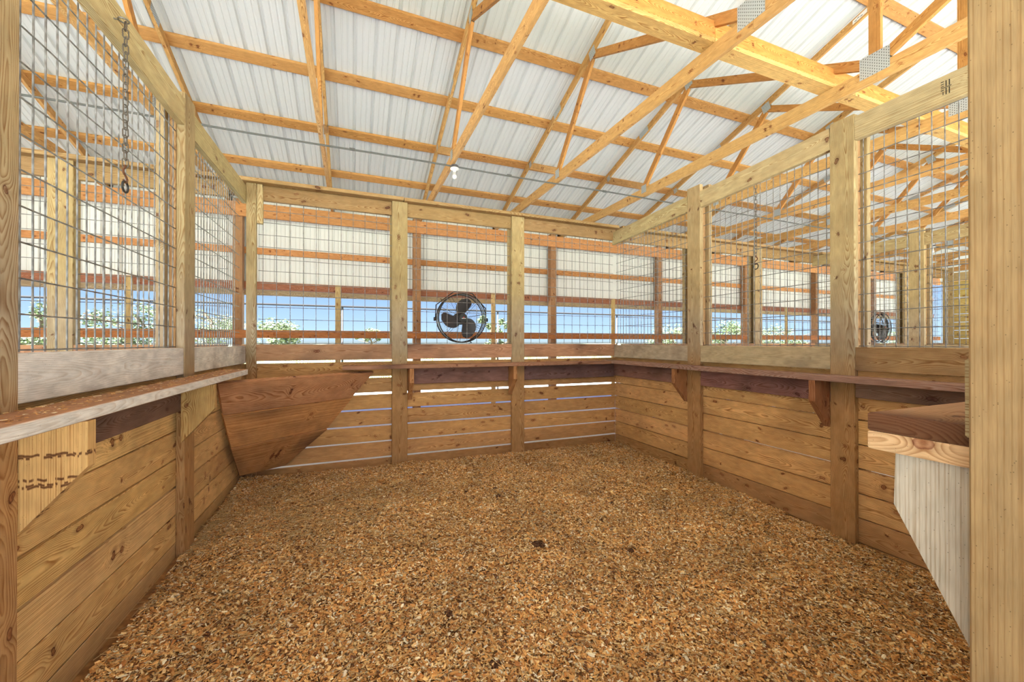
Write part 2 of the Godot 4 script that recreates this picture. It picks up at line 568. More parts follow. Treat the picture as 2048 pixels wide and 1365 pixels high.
func bracket(parent: Node, F: Dictionary, s0: float, s1: float, ytop: float, tint: Color, reach := 0.146, nose := 0.13, drop := 0.17, tex := -1) -> void:
	# a plank on edge, square to the wall, with its lower front corner cut off
	var pts := PackedVector2Array([Vector2(0, 0), Vector2(-nose, 0), Vector2(-nose, 0), Vector2(0, 0)])
	pts = PackedVector2Array([Vector2(0, 0), Vector2(0, reach), Vector2(nose, reach), Vector2(nose + drop, 0.0)])
	slab(parent, "bracket", fp(F, s0, ytop, 0.036), Vector3.DOWN, F.n, F.s * (s1 - s0), pts, tint, 0.12, null, tex)

# ---------------------------------------------------------------- wire panels
func wire_panel(F: Dictionary, s0: float, s1: float, first: float, pitch: float, y0: float, y1: float, n: float, label: String, joined := false, group := "wire mesh panels of the stall") -> void:
	var base := fp(F, (s0 + s1) * 0.5, y0, n)
	var rows := []
	var y := y0
	while y < y1:
		rows.append(y)
		y += 0.1045 if pitch < 0.08 else 0.1025
	var colsx := []
	var s := first
	while s < s1 - 0.004:
		if s > s0 + 0.002:
			colsx.append(s)
		s += pitch
	if joined:
		org = base
		var mb := MB.new()
		for yy in rows:
			tube_into(mb, PackedVector3Array([fp(F, s0, yy, n + 0.002), fp(F, s1, yy, n + 0.002)]), 0.0026, 4)
		for ss in colsx:
			tube_into(mb, PackedVector3Array([fp(F, ss, y0 - 0.006, n - 0.002), fp(F, ss, y1 + 0.01, n - 0.002)]), 0.0026, 4)
		var o := put("wire_panel", mb.mesh(), M.wire)
		o.position = base
		tag(o, label, "wire panel", group)
		return
	var t := thing("wire_panel", label, "wire panel", base, group)
	for yy in rows:
		var pth := PackedVector3Array()
		for i in 7:
			pth.append(fp(F, lerpf(s0, s1, i / 6.0), yy + rng.randf_range(-0.0015, 0.0015), n + 0.0022))
		tube(t, "wire", pth, 0.0026, M.wire, 6)
	for ss in colsx:
		var pth := PackedVector3Array()
		for i in 5:
			pth.append(fp(F, ss + rng.randf_range(-0.0008, 0.0008), lerpf(y0 - 0.006, y1 + 0.012, i / 4.0), n - 0.0022))
		tube(t, "wire", pth, 0.0027, M.wire, 6)

# ---------------------------------------------------------------- roof
func top_of_chord(z: float) -> float:
	return 4.364 - SL * absf(z - RIDGE)

func make_truss(x: float, label: String, group := "") -> Node3D:
	var t := thing("roof_truss", label, "roof truss", V(x, 2.3, RIDGE), group)
	var half := 5.86
	var near := RIDGE - half
	var far := RIDGE + half
	board(t, "bottom_chord", V(x, 2.37, near), V(x, 2.37, RIDGE - 0.02), Vector3.UP, 0.14, 0.038, TRUSS, 8, 0.12)
	board(t, "bottom_chord", V(x, 2.37, RIDGE - 0.018), V(x, 2.37, far), Vector3.UP, 0.14, 0.038, TRUSS, 8, 0.12)
	for sg in [-1.0, 1.0]:
		var hgt := 0.094
		var a := V(x, top_of_chord(RIDGE) - hgt * 0.5, RIDGE + sg * 0.012)
		var b := V(x, top_of_chord(far + 0.25) - hgt * 0.5, RIDGE + sg * (half + 0.25))
		board(t, "top_chord", a, b, Vector3.UP, 0.089, 0.038, TRUSS, 8, 0.14)
	board(t, "king_post", V(x, 2.44, RIDGE), V(x, top_of_chord(RIDGE) - 0.12, RIDGE), Vector3(0, 0, 1), 0.089, 0.038, TRUSS_RED, 4, 0.12)
	for sg in [-1.0, 1.0]:
		var zA: float = RIDGE + sg * 2.10
		var yA := top_of_chord(zA) - 0.14
		var zB: float = RIDGE + sg * 3.0
		var zC: float = RIDGE + sg * 3.93
		var yC := top_of_chord(zC) - 0.14
		board(t, "web", V(x, yA, zA - sg * 0.03), V(x, 2.50, RIDGE + sg * 0.09), Vector3.UP, 0.089, 0.038, TRUSS_RED, 4, 0.14)
		board(t, "web", V(x, yA - 0.02, zA + sg * 0.02), V(x, 2.46, zB), Vector3.UP, 0.089, 0.038, TRUSS_RED, 4, 0.14)
		board(t, "web", V(x, yC, zC), V(x, 2.47, zB + sg * 0.03), Vector3.UP, 0.089, 0.038, TRUSS, 3, 0.14)
		# toothed plates on both faces, from the eave to the ridge
		for face in [-1.0, 1.0]:
			for j in [[zA, yA + 0.03, 0.12, 0.13, 0.3], [zB, 2.42, 0.11, 0.12, 0.0], [zC, yC + 0.03, 0.08, 0.09, 0.3], [RIDGE + sg * 3.0, top_of_chord(RIDGE + sg * 3.0) - 0.05, 0.20, 0.085, 0.3], [RIDGE + sg * 5.5, 2.43, 0.26, 0.12, 0.15]]:
				plate(t, x + face * 0.0205, j[1], j[0], j[2], j[3], -sg * atan(j[4]) if j[4] > 0.0 else 0.0)
	for face in [-1.0, 1.0]:
		plate(t, x + face * 0.0205, 2.46, RIDGE, 0.22, 0.19, 0.0)
		plate(t, x + face * 0.0205, top_of_chord(RIDGE) - 0.1, RIDGE, 0.16, 0.13, 0.0)
	return t

func plate(t: Node, x: float, y: float, z: float, w: float, h: float, turn: float) -> void:
	var mb := MB.new()
	var ez := Vector3(0, sin(turn), -cos(turn)) * w * 0.5
	var ey := Vector3(0, cos(turn), sin(turn)) * h * 0.5
	var ex := Vector3(0.0012, 0, 0)
	var o := V(x, y, z) - org
	for sgn in [-1.0, 1.0]:
		mb.quad(o - ez - ey + ex * sgn, o + ez - ey + ex * sgn, o + ez + ey + ex * sgn, o - ez + ey + ex * sgn, Vector3(sgn, 0, 0), Vector2(0, 1), Vector2(w / 0.2, 1), Vector2(w / 0.2, 1.0 - h / 0.2), Vector2(0, 1.0 - h / 0.2), Color.WHITE, Color.WHITE, Color.WHITE, Color.WHITE)
	mb.fquad(o - ez - ey - ex, o + ez - ey - ex, o + ez - ey + ex, o - ez - ey + ex, -ey)
	mb.fquad(o - ez + ey - ex, o + ez + ey - ex, o + ez + ey + ex, o - ez + ey + ex, ey)
	put("truss_plate", mb.mesh(), M.plate, t)

# A ribbed steel sheet 0.914 wide in its own axes: u across, length along +l, ribs towards +h.
func ribbed_sheet(length: float, cross: Vector3, along: Vector3, rise: Vector3) -> ArrayMesh:
	var prof := []
	for k in 4:
		var c := 0.2286 * k
		for q in [[0.0, 0.0], [0.054, 0.0], [0.062, 0.006], [0.072, 0.006], [0.080, 0.0], [0.118, 0.0], [0.126, 0.006], [0.136, 0.006], [0.144, 0.0], [0.180, 0.0], [0.194, 0.025], [0.212, 0.025], [0.2286, 0.0]]:
			if q[0] == 0.0 and k > 0:
				continue
			prof.append(Vector2(c + q[0] - 0.4572, q[1]))
	var mb := MB.new()
	for i in prof.size() - 1:
		var a: Vector2 = prof[i]
		var b: Vector2 = prof[i + 1]
		var A := cross * a.x + rise * a.y
		var B := cross * b.x + rise * b.y
		var nn := (rise * (b.x - a.x) - cross * (b.y - a.y)).normalized()
		mb.quad(A, B, B + along * length, A + along * length, -nn, Vector2.ZERO, Vector2.ZERO, Vector2.ZERO, Vector2.ZERO, Color.WHITE, Color.WHITE, Color.WHITE, Color.WHITE)
		var up := rise * 0.0008
		mb.quad(A + up, B + up, B + up + along * length, A + up + along * length, nn, Vector2.ZERO, Vector2.ZERO, Vector2.ZERO, Vector2.ZERO, Color.WHITE, Color.WHITE, Color.WHITE, Color.WHITE)
	return mb.mesh()

func build_roof() -> void:
	var roof := structure("ceiling")
	var x0 := -18.0
	var n_sheets := 46
	var ang := atan(SL)
	for sg in [-1.0, 1.0]:
		var along := Vector3(0, -sin(ang), -sg * cos(ang))
		var rise := Vector3(0, cos(ang), -sg * sin(ang))
		var sheet := ribbed_sheet(6.62, Vector3.RIGHT, along, rise)
		for k in n_sheets:
			var o := put("roof_panel", sheet, M.white, roof)
			o.position = V(x0 + 0.914 * (k + 0.5), top_of_chord(RIDGE) + 0.041 / cos(ang), RIDGE) + along * 0.05 + rise * (0.0 if k % 2 == 0 else 0.0012)
		var cap_edge := along * 0.2 + rise * 0.022
		var mbc := MB.new()
		var c0 := V(x0, top_of_chord(RIDGE) + 0.072, RIDGE)
		var c1 := V(24.0, top_of_chord(RIDGE) + 0.072, RIDGE)
		mbc.fquad(c0, c1, c1 + cap_edge, c0 + cap_edge, rise)
		mbc.fquad(c0 - Vector3(0, 0.001, 0), c1 - Vector3(0, 0.001, 0), c1 + cap_edge - rise * 0.001, c0 + cap_edge - rise * 0.001, -rise)
		put("ridge_cap", mbc.mesh(), M.white, roof)
		# purlins laid flat on the top chords, in lengths that meet on the trusses
		for z in [0.11, 0.764, 1.60, 2.445, 3.297, 4.131, 4.962, 5.72, 6.2]:
			var zz: float = RIDGE + sg * z
			var y := top_of_chord(zz) + 0.0205 / cos(ang)
			var xs := [-18.0, -12.65, -8.03, -3.41, 1.21, 5.83, 10.45, 15.07, 19.69, 24.0]
			for j in xs.size() - 1:
				board(roof, "purlin", V(xs[j] + 0.002, y, zz), V(xs[j + 1] - 0.002, y, zz), along, 0.14, 0.038, PURLIN, 6, 0.12)

# ---------------------------------------------------------------- fan
func make_fan(x: float, z: float, label: String, called_group: String) -> Node3D:
	var r := 0.247
	var c := V(x, 0.247, z)
	var t := thing("wall_fan", label, "fan", c - Vector3(0, r + 0.01, 0), called_group)
	# drum rim rings and spiral guards in front and behind
	for k in 2:
		var zz := 0.055 if k == 0 else -0.055
		var ring := PackedVector3Array()
		for i in 40:
			var a := TAU * i / 40
			ring.append(c + Vector3(cos(a) * r, sin(a) * r, zz))
		tube(t, "guard_rim", ring, 0.0065, M.black, 6, true)
		var mb := MB.new()
		for q in range(1, 15):
			var rr := 0.05 + (r - 0.05) * q / 15.0
			var p := PackedVector3Array()
			for i in 36:
				var a := TAU * i / 36
				p.append(c + Vector3(cos(a) * rr, sin(a) * rr, zz + (0.03 if k == 0 else -0.03) * (1.0 - pow(rr / r, 2.0))))
			tube_into(mb, p, 0.0009, 3, Color.WHITE, true)
		for i in 10:
			var a := TAU * (i + 0.3) / 10
			var d := Vector3(cos(a), sin(a), 0)
			var bow := Vector3(0, 0, 0.03 if k == 0 else -0.03)
			tube_into(mb, PackedVector3Array([c + d * 0.05 + Vector3(0, 0, zz) + bow, c + d * 0.15 + Vector3(0, 0, zz) + bow * 0.6, c + d * r + Vector3(0, 0, zz)]), 0.0018, 4)
		put("guard_grille", mb.mesh(), M.black, t)
	var drum := MB.new()
	for i in 40:
		var a0 := TAU * i / 40
		var a1 := TAU * (i + 1) / 40
		var p0 := Vector3(cos(a0) * r, sin(a0) * r, 0) + c - org
		var p1 := Vector3(cos(a1) * r, sin(a1) * r, 0) + c - org
		drum.fquad(p0 + Vector3(0, 0, -0.018), p1 + Vector3(0, 0, -0.018), p1 + Vector3(0, 0, 0.018), p0 + Vector3(0, 0, 0.018), p0 - (c - org))
	put("guard_band", drum.mesh(), M.black, t)
	# hub, motor, badge
	lathe(t, "hub", c + Vector3(0, 0, -0.01), Vector3(0, 0, 1), PackedVector2Array([Vector2(0.058, 0.0), Vector2(0.058, 0.035), Vector2(0.045, 0.05), Vector2(0.0, 0.053)]), M.blade)
	lathe(t, "motor", c + Vector3(0, 0, -0.015), Vector3(0, 0, -1), PackedVector2Array([Vector2(0.0, 0.0), Vector2(0.065, 0.0), Vector2(0.065, 0.1), Vector2(0.05, 0.12), Vector2(0.0, 0.122)]), M.black)
	var badge := lathe(t, "badge", c + Vector3(0, 0, 0.078), Vector3(0, 0, 1), PackedVector2Array([Vector2(0.042, 0.0), Vector2(0.042, 0.006), Vector2(0.0, 0.008)]), M.black, 24)
	badge.set_meta("label", "round black badge with a small red triangle over a white line")
	var lg := MB.new()
	var bo := c + Vector3(0.004, 0.002, 0.0875) - org
	lg.tri(bo + Vector3(-0.009, -0.002, 0), bo + Vector3(0.009, -0.002, 0), bo + Vector3(0, 0.015, 0), Vector3(0, 0, 1), Vector2.ZERO, Vector2.ZERO, Vector2.ZERO, Color.WHITE, Color.WHITE, Color.WHITE)
	var logo := put("emblem", lg.mesh(), M.red, badge)
	var ln := MB.new()
	ln.fquad(bo + Vector3(-0.022, -0.009, 0), bo + Vector3(0.022, -0.009, 0), bo + Vector3(0.022, -0.005, 0), bo + Vector3(-0.022, -0.005, 0), Vector3(0, 0, 1))
	put("emblem", ln.mesh(), M.paper, badge)
	# three broad twisted blades
	for deg in [98.0, 208.0, 322.0]:
		var mb := MB.new()
		var rows := []
		for i in 9:
			var f := i / 8.0
			var rr := 0.05 + 0.162 * f
			var half := 0.026 + 0.056 * sin(PI * clampf(f * 0.72 + 0.05, 0.0, 1.0))
			if f > 0.8:
				half *= 1.0 - 1.6 * pow((f - 0.8) / 0.2, 2.0) * 0.35
			var row := []
			for j in 6:
				var g := j / 5.0 * 2.0 - 1.0
				var lead := -0.11 * f * f
				var ang := deg_to_rad(deg) + (g * half + lead) / rr
				row.append(c + Vector3(cos(ang) * rr, sin(ang) * rr, 0.012 + g * half * 0.42 + 0.01 * (1.0 - g * g)) - org)
			rows.append(row)
		for i in 8:
			for j in 5:
				mb.fquad(rows[i][j], rows[i + 1][j], rows[i + 1][j + 1], rows[i][j + 1], Vector3(0, 0, 1))
				var dz := Vector3(0, 0, -0.0025)
				mb.fquad(rows[i][j] + dz, rows[i + 1][j] + dz, rows[i + 1][j + 1] + dz, rows[i][j + 1] + dz, Vector3(0, 0, -1))
		put("blade", mb.mesh(), M.blade, t)
	# the yoke it hangs in, with a clamp knob at each side and a foot on the rail
	var yk := PackedVector3Array()
	for q in [[-0.268, -0.01], [-0.262, 0.13], [-0.078, 0.272], [0.115, 0.262], [0.262, 0.11], [0.268, -0.02]]:
		yk.append(c + Vector3(q[0], q[1], -0.0))
	tube(t, "yoke", yk, 0.006, M.black, 6)
	for sx in [-1.0, 1.0]:
		lathe(t, "clamp_knob", c + Vector3(sx * 0.25, -0.012, 0), Vector3(sx, 0, 0), PackedVector2Array([Vector2(0.0, 0.0), Vector2(0.011, 0.0), Vector2(0.011, 0.014), Vector2(0.02, 0.016), Vector2(0.02, 0.034), Vector2(0.0, 0.036)]), M.black, 10)
	var ft := PackedVector3Array([c + Vector3(0.05, -r, 0), c + Vector3(0.075, -r + 0.018, 0.02), c + Vector3(0.1, -r - 0.004, 0.03), c + Vector3(0.085, -r - 0.012, -0.02)])
	tube(t, "cord", ft, 0.005, M.black, 5)
	return t

# ---------------------------------------------------------------- chain with a snap hook and ring
func make_chain(at: Vector3, n: Vector3, side: Vector3, label: String) -> void:
	# at: where the eye screw leaves the rail; n: away from the rail; side: along it
	var t := thing("hanging_chain", label, "chain", at - Vector3(0, 0.66, 0))
	var eye := PackedVector3Array([at - n * 0.03, at + n * 0.014])
	tube(t, "eye_screw", eye, 0.003, M.steel, 6)
	var e := PackedVector3Array()
	for i in 14:
		var a := TAU * i / 14
		e.append(at + n * (0.03 + 0.016 * cos(a)) + side * 0.016 * sin(a))
	tube(t, "eye_screw", e, 0.003, M.steel, 6, true)
	var y := at.y - 0.006
	var d0 := at + n * 0.036
	for k in 19:
		var dir := (side if k % 2 == 0 else n).rotated(Vector3.UP, 0.7 + 0.05 * k)
		var p := PackedVector3Array()
		for i in 14:
			var a := TAU * i / 14
			var v := sin(a) * 0.0095 + (0.0095 if sin(a) > 0.0 else -0.0095)
			p.append(Vector3(d0.x, y - 0.015 + v, d0.z) + dir * cos(a) * 0.009)
		tube(t, "link", p, 0.0024, M.chain, 5, true)
		y -= 0.0292
	var hk := PackedVector3Array()
	for q in [[0.0, 0.0], [0.004, -0.012], [0.014, -0.022], [0.012, -0.034], [-0.004, -0.042], [-0.014, -0.052], [-0.010, -0.064], [0.002, -0.068], [0.012, -0.060]]:
		hk.append(Vector3(d0.x, y + 0.006 + q[1], d0.z) + side * q[0])
	tube(t, "snap_hook", hk, 0.004, M.rust, 6)
	var rg := PackedVector3Array()
	for i in 20:
		var a := TAU * i / 20
		rg.append(Vector3(d0.x, y - 0.078 + 0.021 * sin(a), d0.z) + side * cos(a) * 0.02)
	tube(t, "ring", rg, 0.0038, M.black, 6, true)

# ---------------------------------------------------------------- bedding
func floor_y(x: float, z: float) -> float:
	var u := clampf((x + 0.85) / 3.7, 0.0, 1.0)
	var f := clampf((z - 1.2) / 2.7, -0.3, 1.0)
	var y := lerpf(lerpf(-1.17, -1.23, u), lerpf(-1.125, -1.17, u), f)
	return y + 0.022 * fl_noise.get_noise_2d(x, z) + 0.008 * fl_noise.get_noise_2d(x * 5.0, z * 5.0)

func build_floor() -> void:
	var fl := structure("floor")
	var mb := MB.new()
	var nx := 60
	var nz := 60
	var X0 := -0.95
	var X1 := 2.95
	var Z0 := -0.6
	var Z1 := 3.98
	for i in nx:
		for j in nz:
			var q := []
			for d in [[0, 0], [1, 0], [1, 1], [0, 1]]:
				var x: float = lerpf(X0, X1, float(i + d[0]) / nx)
				var z: float = lerpf(Z0, Z1, float(j + d[1]) / nz)
				q.append(V(x, floor_y(x, z), z))
			mb.fquad(q[0], q[1], q[2], q[3], Vector3.UP)
	put("bedding_base", mb.mesh(), M.floor, fl)
	# loose shavings: nobody could count them
	var chip := MB.new()
	var a := [Vector3(-0.5, 0, -0.5), Vector3(0.5, 0, -0.42), Vector3(0.42, 0.14, 0.05), Vector3(-0.52, 0.16, 0.0), Vector3(0.46, 0.02, 0.5), Vector3(-0.38, 0.0, 0.46)]
	chip.fquad(a[0], a[1], a[2], a[3], Vector3.UP)
	chip.fquad(a[3], a[2], a[4], a[5], Vector3.UP)
	var mm := MultiMesh.new()
	mm.transform_format = MultiMesh.TRANSFORM_3D
	mm.use_colors = true
	mm.mesh = chip.mesh()
	var pal := [S(244, 202, 132), S(222, 164, 92), S(186, 124, 62), S(254, 238, 200), S(122, 76, 38), S(232, 174, 100), S(204, 142, 74), S(250, 216, 152), S(228, 170, 98)]
	var cnt := 520000
	mm.instance_count = cnt
	var r := RandomNumberGenerator.new()
	r.seed = 77
	var buf := PackedFloat32Array()
	buf.resize(cnt * 16)
	for k in cnt:
		var z := 0.25 + 3.62 * pow(r.randf(), 1.35)
		var x := r.randf_range(-0.84, 2.85)
		var sz := r.randf_range(0.0042, 0.0142) * (1.0 if r.randf() < 0.93 else 1.6)
		var bs := Basis(Vector3.UP, r.randf() * TAU) * Basis(Vector3.RIGHT, r.randfn(0.0, 0.42)) * Basis(Vector3(0, 0, 1), r.randfn(0.0, 0.3))
		bs = bs * Basis.from_scale(Vector3(sz * r.randf_range(0.8, 1.7), sz, sz * r.randf_range(0.35, 0.9)))
		var p := V(x, floor_y(x, z) + 0.002 + 0.011 * r.randf(), z)
		if k < 900:     # some lie on the left shelf too
			p = fp(F_LEFT, r.randf_range(0.65, 3.0), -0.186 + 0.002 * r.randf(), 0.045 + 0.125 * pow(r.randf(), 1.5))
			bs = Basis(Vector3.UP, r.randf() * TAU) * Basis.from_scale(Vector3(sz, sz * 0.4, sz * 0.5))
		var o := k * 16
		buf[o] = bs.x.x; buf[o + 1] = bs.y.x; buf[o + 2] = bs.z.x; buf[o + 3] = p.x
		buf[o + 4] = bs.x.y; buf[o + 5] = bs.y.y; buf[o + 6] = bs.z.y; buf[o + 7] = p.y
		buf[o + 8] = bs.x.z; buf[o + 9] = bs.y.z; buf[o + 10] = bs.z.z; buf[o + 11] = p.z
		var c: Color = pal[r.randi() % pal.size()]
		var patch := 1.0 + 0.3 * fl_noise.get_noise_2d(x * 1.7 + 30.0, z * 1.7)
		var m := r.randf_range(0.75, 1.1) * patch
		buf[o + 12] = c.r * m; buf[o + 13] = c.g * m; buf[o + 14] = c.b * m; buf[o + 15] = 1.0
	mm.buffer = buf
	var o := MultiMeshInstance3D.new()
	o.name = "wood_shavings"
	o.multimesh = mm
	o.material_override = M.chip
	add_child(o, true)
	o.set_meta("kind", "stuff")
	tag(o, "loose golden brown wood shavings bedding spread over the stall floor", "wood shavings")
	# straw strands among them
	var st := MB.new()
	org = Vector3.ZERO
	tube_into(st, PackedVector3Array([Vector3(-0.5, 0, 0), Vector3(-0.17, 0.03, 0.03), Vector3(0.17, 0.035, 0.02), Vector3(0.5, 0, -0.04)]), 0.011, 3)
	var ms := MultiMesh.new()
	ms.transform_format = MultiMesh.TRANSFORM_3D
	ms.use_colors = true
	ms.mesh = st.mesh()
	var sc := 5200
	ms.instance_count = sc
	for k in sc:
		var x := r.randf_range(-0.84, 2.85)
		var z := 0.3 + 3.55 * r.randf()
		if k < 1700:
			x = -0.3 + r.randfn(0.0, 0.45)
			z = 3.0 + r.randfn(0.0, 0.35)
			x = clampf(x, -0.8, 2.8)
			z = clampf(z, 0.3, 3.8)
		var l := r.randf_range(0.04, 0.13)
		var bs := Basis(Vector3.UP, r.randf() * TAU) * Basis(Vector3(0, 0, 1), r.randfn(0.0, 0.12)) * Basis.from_scale(Vector3(l, l, l))
		ms.set_instance_transform(k, Transform3D(bs, V(x, floor_y(x, z) + 0.012 + 0.004 * r.randf(), z)))
		ms.set_instance_color(k, Color(S(206, 172, 116) * r.randf_range(0.7, 1.1)))
	var so := MultiMeshInstance3D.new()
	so.name = "straw"
	so.multimesh = ms
	so.material_override = M.chip
	add_child(so, true)
	so.set_meta("kind", "stuff")
	tag(so, "thin pale straw strands scattered over the wood shavings", "straw")
	# dark dung clumps, placed where the photograph shows them
	var spots := [[1075, 1093, 0.045], [931, 993, 0.02], [990, 982, 0.02], [996, 998, 0.022], [1222, 1008, 0.022], [1104, 1060, 0.02], [1256, 1095, 0.026], [1172, 1215, 0.022], [940, 1143, 0.02], [900, 1228, 0.022], [988, 1330, 0.026], [1295, 955, 0.018], [966, 1050, 0.016], [1200, 1040, 0.015], [770, 975, 0.018], [752, 1030, 0.016]]
	for q in spots:
		var d := ray(q[0], q[1])
		var tt := -1.18 / d.y
		var p := d * tt
		var y := floor_y(p.x, p.z)
		var lump := MB.new()
		org = Vector3.ZERO
		for b in 5:
			var cpos: Vector3 = Vector3(r.randf_range(-0.6, 0.6), 0.12, r.randf_range(-0.6, 0.6)) * q[2]
			var rad: float = q[2] * r.randf_range(0.4, 0.75)
			for i in 5:
				for j in 8:
					var qq := []
					for dd in [[0, 0], [1, 0], [1, 1], [0, 1]]:
						var la: float = PI * (i + dd[0]) / 5.0
						var lo: float = TAU * (j + dd[1]) / 8.0
						var w := 1.0 + 0.25 * sin(la * 3.0 + lo * 2.0 + b)
						qq.append(cpos + Vector3(sin(la) * cos(lo), cos(la) * 0.55, sin(la) * sin(lo)) * rad * w)
					lump.fquad(qq[0], qq[1], qq[2], qq[3], qq[0] + qq[2] - cpos * 2.0)
		var lo2 := put("dung_clump", lump.mesh(), M.dung)
		lo2.position = V(p.x, y + 0.006, p.z)
		tag(lo2, "largest dark brown dung clump lying on the bedding" if q[2] > 0.04 else "small dark dung clump lying among the wood shavings", "dung", "" if q[2] > 0.04 else "dung clumps on the bedding")

func ray(px: float, py: float) -> Vector3:      # direction through a pixel, in x, y, z(depth)
	var u := (px - 1024.0) / 800.0
	var v := (685.0 - py) / 800.0
	var a := deg_to_rad(21.8)
	return Vector3(u * cos(a) + sin(a), v, cos(a) - u * sin(a))

# ---------------------------------------------------------------- outdoors
func make_tree(px: float, dist: float, top: float, width: float, label: String, seed_: int, pale: float, trunk_h := 0.35) -> void:
	var d := ray(px, 685.0)
	var k := dist / d.z
	var base := V(d.x * k, -1.35, dist)
	var height := top + 1.35
	var t := thing("tree", label, "tree", base, "")
	var r := RandomNumberGenerator.new()
	r.seed = seed_
	var mb := MB.new()
	var p := PackedVector3Array()
	for i in 6:
		p.append(base + Vector3(r.randfn(0, 0.04) * i, height * 0.8 * i / 5.0, 0))
	tube_into(mb, p, 0.05 + 0.012 * height, 7)
	for b in 7:
		var s := base + Vector3(0, height * r.randf_range(trunk_h * 0.6, 0.7), 0)
		var e := s + Vector3(r.randfn(0, width * 0.25), height * r.randf_range(0.1, 0.25), r.randfn(0, width * 0.25))
		tube_into(mb, PackedVector3Array([s, (s + e) * 0.5 + Vector3(0, 0.05, 0), e]), 0.03, 5)
	put("trunk", mb.mesh(), M.bark, t)
	var lf := MB.new()
	lf.fquad(Vector3(-0.5, 0, 0), Vector3(0, 0.08, -0.28), Vector3(0.5, 0, 0), Vector3(0, 0.08, 0.28), Vector3.UP)
	var mm := MultiMesh.new()
	mm.transform_format = MultiMesh.TRANSFORM_3D
	mm.use_colors = true
	mm.mesh = lf.mesh()
	var cnt := 2600
	mm.instance_count = cnt
	var blobs := []
	for b in 13:
		blobs.append([Vector3(r.randfn(0, width * 0.24), height * r.randf_range(trunk_h, 0.9), r.randfn(0, width * 0.22)), r.randf_range(0.5, 1.0) * width * 0.2])
	for i in cnt:
		var bl: Array = blobs[i % blobs.size()]
		var v: Vector3 = Vector3(r.randfn(), r.randfn() * 0.8, r.randfn()).normalized() * pow(r.randf(), 0.5) * bl[1]
		var sz := r.randf_range(0.10, 0.22) * (0.6 + dist / 60.0)
		var bs := Basis(Vector3.UP, r.randf() * TAU) * Basis(Vector3.RIGHT, r.randf() * TAU) * Basis.from_scale(Vector3(sz, sz, sz))
		mm.set_instance_transform(i, Transform3D(bs, bl[0] + v))
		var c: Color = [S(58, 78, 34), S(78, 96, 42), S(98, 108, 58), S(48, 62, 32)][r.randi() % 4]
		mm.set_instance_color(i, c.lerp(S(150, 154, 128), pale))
	var cr := MultiMeshInstance3D.new()
	cr.name = "crown"
	cr.multimesh = mm
	cr.material_override = M.leaf
	cr.set_meta("kind", "stuff")
	t.add_child(cr, true)

